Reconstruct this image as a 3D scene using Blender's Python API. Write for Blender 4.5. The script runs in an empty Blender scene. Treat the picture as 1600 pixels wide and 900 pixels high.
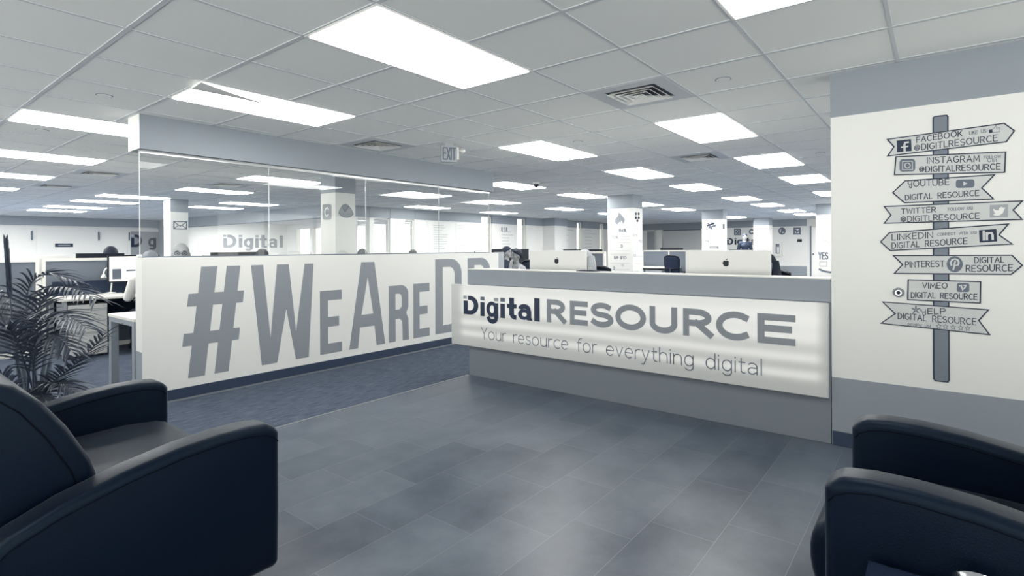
import bpy, bmesh, math, random
from mathutils import Vector, Matrix
from mathutils.geometry import tessellate_polygon
random.seed(7)
SC = bpy.context.scene
COL = SC.collection

# ---------------------------------------------------------------- camera (calibrated from the ceiling grid)
CAM_Z = 1.2937
CEIL = 2.4234
FPX = 842.085
YAW, PITCH, ROLL, V0 = 0.666708, -0.000348, -0.005205, 388.311
_F = Vector((math.cos(YAW) * math.cos(PITCH), math.sin(YAW) * math.cos(PITCH), math.sin(PITCH)))
_R = Vector((math.sin(YAW), -math.cos(YAW), 0))
_U = _R.cross(_F)
_R, _U = _R * math.cos(ROLL) + _U * math.sin(ROLL), -_R * math.sin(ROLL) + _U * math.cos(ROLL)
_O = Vector((0, 0, CAM_Z))
cam_data = bpy.data.cameras.new('camera')
cam = bpy.data.objects.new('camera', cam_data)
COL.objects.link(cam)
m = Matrix((( _R.x, _U.x, -_F.x, 0), (_R.y, _U.y, -_F.y, 0), (_R.z, _U.z, -_F.z, CAM_Z), (0, 0, 0, 1)))
cam.matrix_world = m
cam_data.sensor_width = 36.0
cam_data.lens = FPX * 36.0 / 1600.0
cam_data.shift_y = (V0 - 450.0) / 1600.0
cam_data.clip_start = 0.05
cam_data.clip_end = 200
SC.camera = cam

# ---------------------------------------------------------------- light levels
LAMP = (4.8, 11.0, 18.0, 68.0)   # diffuser radiance, raised with distance from the camera to brighten the far office
UPLIGHT = 4.8        # added glow from below the horizon, lifts the ceiling
SKY = 1.3           # overcast white sky outside the windows
SC.view_settings.view_transform = 'Standard'
SC.view_settings.look = 'None'
SC.view_settings.exposure = 0.04
SC.view_settings.gamma = 1.0
SC.view_settings.use_curve_mapping = False
SC.cycles.max_bounces = 8
SC.cycles.diffuse_bounces = 6
SC.cycles.glossy_bounces = 4
SC.cycles.transparent_max_bounces = 16
SC.cycles.sample_clamp_indirect = 6.0
SC.cycles.caustics_reflective = False
SC.cycles.caustics_refractive = False
world = bpy.data.worlds.new('overcast_sky')
SC.world = world
world.use_nodes = True
bg = world.node_tree.nodes['Background']
bg.inputs[0].default_value = (1.0, 0.985, 0.93, 1)
_nt = world.node_tree
_tc = _nt.nodes.new('ShaderNodeTexCoord'); _sp = _nt.nodes.new('ShaderNodeSeparateXYZ'); _mr = _nt.nodes.new('ShaderNodeMapRange')
_nt.links.new(_tc.outputs['Generated'], _sp.inputs[0]); _nt.links.new(_sp.outputs['Z'], _mr.inputs[0])
_mr.inputs[1].default_value = -0.12; _mr.inputs[2].default_value = 0.12; _mr.inputs[3].default_value = UPLIGHT; _mr.inputs[4].default_value = SKY
_nt.links.new(_mr.outputs[0], bg.inputs[1])

# ---------------------------------------------------------------- pixel -> point on a real plane
def ray(u, v):
    return _F + _R * ((u - 800) / FPX) + _U * ((V0 - v) / FPX)
def onz(u, v, z=0.0):
    d = ray(u, v); return _O + d * ((z - CAM_Z) / d.z)
def onY(u, v, Y):
    d = ray(u, v); return _O + d * (Y / d.y)
def onX(u, v, X):
    d = ray(u, v); return _O + d * (X / d.x)
def atd(u, v, D):
    return _O + ray(u, v) * D

# ---------------------------------------------------------------- materials
def lin(c):
    return c / 12.92 if c <= 0.04045 else ((c + 0.055) / 1.055) ** 2.4
def rgb(r, g, b):
    return (lin(r / 255), lin(g / 255), lin(b / 255), 1)
def mat(name, col, rough=0.6, metal=0.0, spec=0.4, noise=0.0, nscale=20.0, bump=0.0, bscale=60.0, coat=0.0):
    mt = bpy.data.materials.new(name); mt.use_nodes = True
    nt = mt.node_tree; b = nt.nodes['Principled BSDF']
    b.inputs['Base Color'].default_value = col
    b.inputs['Roughness'].default_value = rough
    b.inputs['Metallic'].default_value = metal
    b.inputs['Specular IOR Level'].default_value = spec
    if coat:
        b.inputs['Coat Weight'].default_value = coat
        b.inputs['Coat Roughness'].default_value = 0.15
    if noise or bump:
        tc = nt.nodes.new('ShaderNodeTexCoord')
    if noise:
        n = nt.nodes.new('ShaderNodeTexNoise'); n.inputs['Scale'].default_value = nscale; n.inputs['Detail'].default_value = 5
        nt.links.new(tc.outputs['Object'], n.inputs['Vector'])
        mx = nt.nodes.new('ShaderNodeMix'); mx.data_type = 'RGBA'
        mx.inputs['A'].default_value = [c * (1 - noise) for c in col[:3]] + [1]
        mx.inputs['B'].default_value = [min(1, c * (1 + noise)) for c in col[:3]] + [1]
        nt.links.new(n.outputs['Fac'], mx.inputs['Factor'])
        nt.links.new(mx.outputs['Result'], b.inputs['Base Color'])
    if bump:
        n2 = nt.nodes.new('ShaderNodeTexNoise'); n2.inputs['Scale'].default_value = bscale; n2.inputs['Detail'].default_value = 4
        nt.links.new(tc.outputs['Object'], n2.inputs['Vector'])
        bp = nt.nodes.new('ShaderNodeBump'); bp.inputs['Strength'].default_value = bump; bp.inputs['Distance'].default_value = 0.01
        nt.links.new(n2.outputs['Fac'], bp.inputs['Height'])
        nt.links.new(bp.outputs['Normal'], b.inputs['Normal'])
    return mt
def emit(name, col, s):
    mt = bpy.data.materials.new(name); mt.use_nodes = True
    nt = mt.node_tree; b = nt.nodes['Principled BSDF']
    b.inputs['Base Color'].default_value = (0.8, 0.8, 0.78, 1)
    b.inputs['Emission Color'].default_value = col
    b.inputs['Emission Strength'].default_value = s
    return mt

M = {}
M['white'] = mat('white_paint', rgb(236, 236, 233), 0.55, noise=0.015, nscale=3)
M['ceiling'] = mat('ceiling_tile', rgb(242, 243, 241), 0.9, spec=0.1, noise=0.03, nscale=160)
M['tbar'] = mat('ceiling_bar', rgb(206, 210, 214), 0.5)
M['grey'] = mat('grey_paint', rgb(148, 156, 165), 0.55, noise=0.02, nscale=3)
M['vinyl'] = mat('grey_vinyl', rgb(142, 148, 155), 0.5)
M['dark_base'] = mat('dark_skirting', rgb(52, 66, 88), 0.45)
M['navy'] = mat('navy_acrylic', rgb(42, 56, 80), 0.35)
M['alu'] = mat('brushed_aluminium', rgb(205, 207, 208), 0.3, metal=0.85)
M['silver'] = mat('silver_shell', rgb(222, 222, 220), 0.38, metal=0.25)
M['chrome'] = mat('chrome', rgb(200, 204, 208), 0.15, metal=1.0)
M['black'] = mat('black_plastic', rgb(10, 20, 36), 0.45)
M['dark'] = mat('dark_fabric', rgb(28, 42, 64), 0.85)
M['leather'] = mat('black_leather', (0.0018, 0.0058, 0.0165, 1), 0.38, spec=0.22, bump=0.1, bscale=220)
_lb = M['leather'].node_tree.nodes['Principled BSDF'].inputs
_lb['Sheen Weight'].default_value = 0.12; _lb['Sheen Roughness'].default_value = 0.35; _lb['Sheen Tint'].default_value = (0.8, 0.9, 1, 1)
M['leather'].node_tree.nodes['Principled BSDF'].inputs['Specular Tint'].default_value = (0.55, 0.78, 1, 1)
M['stitch'] = mat('leather_stitching', rgb(6, 14, 28), 0.8, spec=0.1)
M['panel'] = mat('panel_fabric', rgb(112, 120, 132), 0.9, noise=0.04, nscale=200)
M['panel_dark'] = mat('panel_fabric_dark', rgb(96, 105, 120), 0.9, noise=0.04, nscale=200)
M['laminate'] = mat('white_laminate', rgb(236, 235, 229), 0.35)
M['metal_grey'] = mat('grey_metal', rgb(170, 175, 181), 0.4, metal=0.3)
M['leaf'] = mat('palm_leaf', rgb(64, 74, 90), 0.32, spec=0.7, noise=0.3, nscale=9)
M['stem'] = mat('palm_stem', rgb(88, 100, 114), 0.6, noise=0.2, nscale=30)
M['pot'] = mat('plant_pot', rgb(60, 70, 88), 0.5)
M['soil'] = mat('soil', rgb(30, 36, 46), 0.95, noise=0.4, nscale=60)
M['skin'] = mat('skin', rgb(152, 154, 156), 0.55)
M['hair_dark'] = mat('dark_hair', rgb(22, 34, 54), 0.6, noise=0.35, nscale=90)
M['hair_grey'] = mat('grey_hair', rgb(130, 137, 147), 0.6, noise=0.3, nscale=90)
M['hair_blonde'] = mat('blonde_hair', rgb(160, 165, 170), 0.5, noise=0.45, nscale=70)
M['shirt_white'] = mat('white_shirt', rgb(228, 228, 224), 0.8)
M['shirt_pattern'] = mat('patterned_shirt', rgb(170, 174, 178), 0.8, noise=0.75, nscale=26)
M['shirt_dark'] = mat('dark_shirt', rgb(22, 34, 54), 0.8)
M['trousers'] = mat('dark_trousers', rgb(30, 42, 62), 0.85)
M['ink'] = mat('dark_ink', rgb(38, 50, 72), 0.6)
M['ink_mid'] = mat('grey_ink', rgb(104, 114, 128), 0.6)
M['ink_pale'] = mat('pale_ink', rgb(162, 167, 173), 0.6)
M['ink_faint'] = mat('faint_ink', rgb(196, 199, 200), 0.6)
M['board'] = mat('board_paint', rgb(206, 208, 208), 0.6, noise=0.03, nscale=25)
M['post'] = mat('post_paint', rgb(122, 130, 142), 0.6, noise=0.06, nscale=25)
M['blind'] = mat('window_blind', rgb(196, 198, 199), 0.8)
M['blind_dark'] = mat('window_blind_grey', rgb(160, 165, 170), 0.8)
M['screen_white'] = emit('lit_screen', (1, 0.99, 0.95, 1), 0.75)
for _k in range(4): M['lamp%d' % _k] = emit('lamp_diffuser', (1.0, 0.985, 0.94, 1), LAMP[_k])
M['gloss_dark'] = mat('dark_glass_top', rgb(34, 46, 66), 0.25)

def glass_mat(name, tint=(0.97, 0.98, 0.98), refl=0.08):
    mt = bpy.data.materials.new(name); mt.use_nodes = True
    nt = mt.node_tree; nt.nodes.clear()
    out = nt.nodes.new('ShaderNodeOutputMaterial')
    tr = nt.nodes.new('ShaderNodeBsdfTransparent'); tr.inputs[0].default_value = (*tint, 1)
    gl = nt.nodes.new('ShaderNodeBsdfGlossy'); gl.inputs['Roughness'].default_value = 0.01
    lw = nt.nodes.new('ShaderNodeLayerWeight'); lw.inputs[0].default_value = 0.5
    pw = nt.nodes.new('ShaderNodeMath'); pw.operation = 'POWER'; pw.inputs[1].default_value = 4.5; nt.links.new(lw.outputs['Facing'], pw.inputs[0])
    fr = nt.nodes.new('ShaderNodeMath'); fr.operation = 'MULTIPLY_ADD'; fr.inputs[1].default_value = 0.7; fr.inputs[2].default_value = refl * 0.5
    nt.links.new(pw.outputs[0], fr.inputs[0])
    mx = nt.nodes.new('ShaderNodeMixShader')
    nt.links.new(fr.outputs[0], mx.inputs[0]); nt.links.new(tr.outputs[0], mx.inputs[1]); nt.links.new(gl.outputs[0], mx.inputs[2])
    nt.links.new(mx.outputs[0], out.inputs[0])
    return mt
M['glass'] = glass_mat('clear_glass')
M['edge'] = mat('glass_edge', rgb(226, 230, 230), 0.3)

def math_node(nt, op, a, b=None):
    n = nt.nodes.new('ShaderNodeMath'); n.operation = op
    for i, x in enumerate((a, b)):
        if x is None: continue
        if isinstance(x, (int, float)): n.inputs[i].default_value = x
        else: nt.links.new(x, n.inputs[i])
    return n.outputs[0]

def tile_mat():
    """slate tiles 0.6 x 0.297 m, each row shifted a third, thin pale grout"""
    mt = bpy.data.materials.new('slate_tile'); mt.use_nodes = True
    nt = mt.node_tree; b = nt.nodes['Principled BSDF']
    tc = nt.nodes.new('ShaderNodeTexCoord'); sp = nt.nodes.new('ShaderNodeSeparateXYZ')
    nt.links.new(tc.outputs['Object'], sp.inputs[0])
    ry = math_node(nt, 'DIVIDE', math_node(nt, 'SUBTRACT', sp.outputs['Y'], 1.065), 0.297)
    row = math_node(nt, 'FLOOR', ry); fy = math_node(nt, 'SUBTRACT', ry, row)
    rx = math_node(nt, 'DIVIDE', math_node(nt, 'ADD', math_node(nt, 'SUBTRACT', sp.outputs['X'], 2.2), math_node(nt, 'MULTIPLY', row, 0.2)), 0.6)
    cx = math_node(nt, 'FLOOR', rx); fx = math_node(nt, 'SUBTRACT', rx, cx)
    dx = math_node(nt, 'MULTIPLY', math_node(nt, 'MINIMUM', fx, math_node(nt, 'SUBTRACT', 1.0, fx)), 0.6)
    dy = math_node(nt, 'MULTIPLY', math_node(nt, 'MINIMUM', fy, math_node(nt, 'SUBTRACT', 1.0, fy)), 0.297)
    d = math_node(nt, 'MINIMUM', dx, dy)
    grout = math_node(nt, 'LESS_THAN', d, 0.0012)
    cell = nt.nodes.new('ShaderNodeCombineXYZ'); nt.links.new(cx, cell.inputs[0]); nt.links.new(row, cell.inputs[1])
    wn = nt.nodes.new('ShaderNodeTexWhiteNoise'); nt.links.new(cell.outputs[0], wn.inputs['Vector'])
    n1 = nt.nodes.new('ShaderNodeTexNoise'); n1.inputs['Scale'].default_value = 3.2; n1.inputs['Detail'].default_value = 9; n1.inputs['Roughness'].default_value = 0.65
    nt.links.new(tc.outputs['Object'], n1.inputs['Vector'])
    f = math_node(nt, 'ADD', math_node(nt, 'MULTIPLY', wn.outputs['Value'], 0.2), math_node(nt, 'MULTIPLY', n1.outputs['Fac'], 0.9))
    cr = nt.nodes.new('ShaderNodeValToRGB')
    cr.color_ramp.elements[0].position = 0.34; cr.color_ramp.elements[0].color = rgb(58, 69, 86)
    cr.color_ramp.elements[1].position = 0.8; cr.color_ramp.elements[1].color = rgb(104, 113, 126)
    nt.links.new(f, cr.inputs[0])
    mx = nt.nodes.new('ShaderNodeMix'); mx.data_type = 'RGBA'
    nt.links.new(grout, mx.inputs['Factor']); nt.links.new(cr.outputs[0], mx.inputs['A']); mx.inputs['B'].default_value = rgb(122, 129, 139)
    nt.links.new(mx.outputs['Result'], b.inputs['Base Color'])
    r = math_node(nt, 'ADD', math_node(nt, 'MULTIPLY', n1.outputs['Fac'], 0.2), 0.24)
    nt.links.new(r, b.inputs['Roughness'])
    b.inputs['Specular IOR Level'].default_value = 0.85
    bp = nt.nodes.new('ShaderNodeBump'); bp.inputs['Strength'].default_value = 0.04; bp.inputs['Distance'].default_value = 0.002
    nt.links.new(n1.outputs['Fac'], bp.inputs['Height']); nt.links.new(bp.outputs['Normal'], b.inputs['Normal'])
    return mt
M['tile'] = tile_mat()

def carpet_mat():
    mt = bpy.data.materials.new('streaked_carpet'); mt.use_nodes = True
    nt = mt.node_tree; b = nt.nodes['Principled BSDF']
    tc = nt.nodes.new('ShaderNodeTexCoord'); mp = nt.nodes.new('ShaderNodeMapping')
    mp.inputs['Scale'].default_value = (7, 120, 1)
    nt.links.new(tc.outputs['Object'], mp.inputs[0])
    n = nt.nodes.new('ShaderNodeTexNoise'); n.inputs['Scale'].default_value = 1.0; n.inputs['Detail'].default_value = 6; n.inputs['Roughness'].default_value = 0.7
    nt.links.new(mp.outputs[0], n.inputs['Vector'])
    cr = nt.nodes.new('ShaderNodeValToRGB')
    cr.color_ramp.elements[0].position = 0.36; cr.color_ramp.elements[0].color = rgb(50, 61, 80)
    cr.color_ramp.elements[1].position = 0.66; cr.color_ramp.elements[1].color = rgb(110, 119, 133)
    nt.links.new(n.outputs['Fac'], cr.inputs[0]); nt.links.new(cr.outputs[0], b.inputs['Base Color'])
    b.inputs['Roughness'].default_value = 0.95; b.inputs['Specular IOR Level'].default_value = 0.1
    return mt
M['carpet'] = carpet_mat()

def lightbox_mat():
    """backlit acrylic: horizontal tubes glow through the sheet"""
    mt = bpy.data.materials.new('backlit_acrylic'); mt.use_nodes = True
    nt = mt.node_tree; b = nt.nodes['Principled BSDF']
    b.inputs['Base Color'].default_value = rgb(206, 207, 205); b.inputs['Roughness'].default_value = 0.45
    tc = nt.nodes.new('ShaderNodeTexCoord'); sp = nt.nodes.new('ShaderNodeSeparateXYZ'); nt.links.new(tc.outputs['Object'], sp.inputs[0])
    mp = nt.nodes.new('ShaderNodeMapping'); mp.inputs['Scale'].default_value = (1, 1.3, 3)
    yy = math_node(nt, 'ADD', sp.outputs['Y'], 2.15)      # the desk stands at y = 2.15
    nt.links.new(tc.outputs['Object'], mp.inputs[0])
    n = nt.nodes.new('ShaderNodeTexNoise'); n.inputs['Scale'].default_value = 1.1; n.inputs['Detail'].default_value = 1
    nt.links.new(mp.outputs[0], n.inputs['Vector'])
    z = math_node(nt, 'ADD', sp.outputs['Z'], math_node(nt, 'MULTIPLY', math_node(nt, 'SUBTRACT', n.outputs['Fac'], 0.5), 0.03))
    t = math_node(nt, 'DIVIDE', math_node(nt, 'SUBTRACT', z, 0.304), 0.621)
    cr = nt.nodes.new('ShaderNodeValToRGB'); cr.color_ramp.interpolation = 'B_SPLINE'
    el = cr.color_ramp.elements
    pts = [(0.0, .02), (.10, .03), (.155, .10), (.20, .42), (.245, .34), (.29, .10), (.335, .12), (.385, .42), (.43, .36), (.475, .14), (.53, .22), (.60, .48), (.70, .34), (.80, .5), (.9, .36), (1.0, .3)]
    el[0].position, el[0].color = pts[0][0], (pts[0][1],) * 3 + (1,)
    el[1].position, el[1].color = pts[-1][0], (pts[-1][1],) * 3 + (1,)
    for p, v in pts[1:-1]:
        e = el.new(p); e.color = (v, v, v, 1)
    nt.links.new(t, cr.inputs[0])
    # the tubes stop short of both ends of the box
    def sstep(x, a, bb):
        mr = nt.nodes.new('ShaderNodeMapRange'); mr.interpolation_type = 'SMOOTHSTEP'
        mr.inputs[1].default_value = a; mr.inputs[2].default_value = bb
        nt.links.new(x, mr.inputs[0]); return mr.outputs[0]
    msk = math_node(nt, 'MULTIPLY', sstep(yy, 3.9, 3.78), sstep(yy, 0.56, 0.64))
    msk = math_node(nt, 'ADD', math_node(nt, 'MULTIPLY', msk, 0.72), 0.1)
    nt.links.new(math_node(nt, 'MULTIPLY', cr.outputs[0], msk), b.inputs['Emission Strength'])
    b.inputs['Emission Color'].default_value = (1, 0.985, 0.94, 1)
    return mt
M['lightbox'] = lightbox_mat()

# ---------------------------------------------------------------- mesh builder
class Frame:
    """origin, reading direction, up and outward normal of a surface"""
    def __init__(s, o, x, y):
        s.o = Vector(o); s.x = Vector(x).normalized(); s.y = Vector(y).normalized(); s.n = s.x.cross(s.y)
    def p(s, a, b, c=0.0):
        return s.o + s.x * a + s.y * b + s.n * c

class MB:
    def __init__(s):
        s.v = []; s.f = []
    def add(s, vs, fs):
        k = len(s.v); s.v += [Vector(p) for p in vs]; s.f += [tuple(i + k for i in f) for f in fs]; return s
    def box(s, x0, x1, y0, y1, z0, z1):
        x0, x1 = sorted((x0, x1)); y0, y1 = sorted((y0, y1)); z0, z1 = sorted((z0, z1))
        vs = [(x, y, z) for z in (z0, z1) for y in (y0, y1) for x in (x0, x1)]
        return s.add(vs, [(0, 2, 3, 1), (4, 5, 7, 6), (0, 1, 5, 4), (2, 6, 7, 3), (0, 4, 6, 2), (1, 3, 7, 5)])
    def prism(s, loops, fr, d0=0.0, d1=0.002):
        """polygon (outer loop + hole loops, 2D) in a frame, from depth d0 to d1 along its normal"""
        if not isinstance(loops[0][0], (tuple, list)): loops = [loops]
        flat = [p for l in loops for p in l]
        tris = tessellate_polygon([[Vector((p[0], p[1], 0)) for p in l] for l in loops])
        n = len(flat)
        vs = [fr.p(a, b, d1) for a, b in flat] + [fr.p(a, b, d0) for a, b in flat]
        fs = []
        for t in tris:
            a, b, c = (Vector(flat[i]) for i in t)
            cr = (b - a).cross(c - a)
            t = t if cr > 0 else t[::-1]
            fs.append(tuple(t)); fs.append(tuple(i + n for i in t[::-1]))
        k = 0
        for l in loops:
            ar = sum(l[i][0] * l[(i + 1) % len(l)][1] - l[(i + 1) % len(l)][0] * l[i][1] for i in range(len(l)))
            for i in range(len(l)):
                a, b = k + i, k + (i + 1) % len(l)
                fs.append((a, a + n, b + n, b) if ar > 0 else (b, b + n, a + n, a))
            k += len(l)
        return s.add(vs, fs)
    def lathe(s, prof, c=(0, 0, 0), n=20):
        c = Vector(c); vs = []; fs = []
        for r, z in prof:
            for i in range(n):
                t = 2 * math.pi * i / n; vs.append(c + Vector((r * math.cos(t), r * math.sin(t), z)))
        for j in range(len(prof) - 1):
            for i in range(n):
                a, b = j * n + i, j * n + (i + 1) % n; fs.append((a, b, b + n, a + n))
        fs.append(tuple(range(n))[::-1]); fs.append(tuple(range((len(prof) - 1) * n, len(prof) * n)))
        return s.add(vs, fs)
    def tube(s, pts, r, n=8):
        pts = [Vector(p) for p in pts]; vs = []; fs = []; up = Vector((0.13, 0.21, 0.97))
        for i, p in enumerate(pts):
            t = (pts[min(i + 1, len(pts) - 1)] - pts[max(i - 1, 0)]).normalized()
            a = t.cross(up)
            if a.length < 0.05: a = t.cross(Vector((1, 0, 0)))
            a.normalize(); b = t.cross(a)
            rr = r[i] if isinstance(r, (list, tuple)) else r
            for k in range(n):
                th = 2 * math.pi * k / n; vs.append(p + a * (rr * math.cos(th)) + b * (rr * math.sin(th)))
        for i in range(len(pts) - 1):
            for k in range(n):
                a, b = i * n + k, i * n + (k + 1) % n; fs.append((a, b, b + n, a + n))
        fs.append(tuple(range(n))[::-1]); fs.append(tuple(range((len(pts) - 1) * n, len(pts) * n)))
        return s.add(vs, fs)
    def ball(s, c, r, n=16, m=10):
        c = Vector(c); r = r if isinstance(r, (tuple, list)) else (r, r, r)
        prof = [(max(1e-4, math.sin(math.pi * j / m)), -math.cos(math.pi * j / m)) for j in range(m + 1)]
        k = MB().lathe(prof, (0, 0, 0), n)
        return s.add([c + Vector((p.x * r[0], p.y * r[1], p.z * r[2])) for p in k.v], k.f)
    def ribbon(s, pts, w, fr, d=0.0015, cap=True, closed=False):
        """flat stroke of width w along a 2D polyline in a frame"""
        P = [Vector(p) for p in pts]
        Q = [P[0]]
        for p in P[1:]:
            if (p - Q[-1]).length > 1e-6: Q.append(p)
        P = Q
        if len(P) < 2: return s
        if closed and (P[0] - P[-1]).length < 1e-6: P.pop()
        n = len(P)
        if cap and not closed:
            P[0] = P[0] - (P[1] - P[0]).normalized() * (w / 2); P[-1] = P[-1] + (P[-1] - P[-2]).normalized() * (w / 2)
        vs = []; fs = []
        for i in range(n):
            a = P[i - 1] if (i > 0 or closed) else None; b = P[(i + 1) % n] if (i < n - 1 or closed) else None
            d1 = (P[i] - a).normalized() if a is not None else None
            d2 = (b - P[i]).normalized() if b is not None else None
            if d1 is None: t = d2; k = 1
            elif d2 is None: t = d1; k = 1
            else:
                t = d1 + d2
                t = t.normalized() if t.length > 1e-4 else d1
                k = 1 / max(0.45, abs(t.dot(d1)))
            nr = Vector((-t.y, t.x)) * (w / 2 * k)
            for q in (P[i] + nr, P[i] - nr): vs.append(fr.p(q.x, q.y, d))
        for i in range(n if closed else n - 1):
            j = (i + 1) % n
            fs.append((2 * i, 2 * i + 1, 2 * j + 1, 2 * j))
        return s.add(vs, fs)
    def build(s, name, mt, parent=None, bevel=0.0, smooth=False, seg=2, sub=0, label=None):
        me = bpy.data.meshes.new(name)
        off = WORLD.get(parent.name, Vector((0, 0, 0))) if parent else Vector((0, 0, 0))
        me.from_pydata([tuple(p - off) for p in s.v], [], s.f)
        me.materials.append(mt if not isinstance(mt, str) else M[mt])
        if smooth:
            me.polygons.foreach_set('use_smooth', [True] * len(me.polygons))
        me.update()
        o = bpy.data.objects.new(name, me); COL.objects.link(o)
        if parent: o.parent = parent
        WORLD[o.name] = off
        if bevel:
            b = o.modifiers.new('bevel', 'BEVEL'); b.width = bevel; b.segments = seg; b.limit_method = 'ANGLE'; b.angle_limit = 0.6
            if smooth:
                pass
        if sub:
            sb = o.modifiers.new('sub', 'SUBSURF'); sb.levels = sub; sb.render_levels = sub
        if label: o['label'] = label
        return o
WORLD = {}
def tag(o, label, cat, group=None):
    o['label'] = label; o['category'] = cat
    if group: o['group'] = group
    return o
def thing(name, loc, label, cat, group=None):
    o = bpy.data.objects.new(name, None); COL.objects.link(o); o.location = loc; o.empty_display_size = 0.1
    WORLD[o.name] = Vector(loc)
    return tag(o, label, cat, group)
def struct(name, mb, mt, bevel=0.0):
    o = mb.build(name, mt, None, bevel); o['kind'] = 'structure'; return o
def dup(root, loc, label, group=None, rotz=None):
    """copy of a thing with copies of its parts and their sub-parts"""
    def cp(o, par):
        c = o.copy(); COL.objects.link(c)
        if par: c.parent = par
        for ch in [x for x in list(bpy.data.objects) if x.parent == o]: cp(ch, c)
        return c
    c = cp(root, None); c.location = loc
    if rotz is not None: c.rotation_euler = (0, 0, rotz)
    c['label'] = label
    if group: c['group'] = group
    return c

# ---------------------------------------------------------------- stroke lettering
def arc(cx, cy, rx, ry, a0, a1, n=12):
    return [(cx + rx * math.cos(math.radians(a0 + (a1 - a0) * i / n)), cy + ry * math.sin(math.radians(a0 + (a1 - a0) * i / n))) for i in range(n + 1)]
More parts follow.
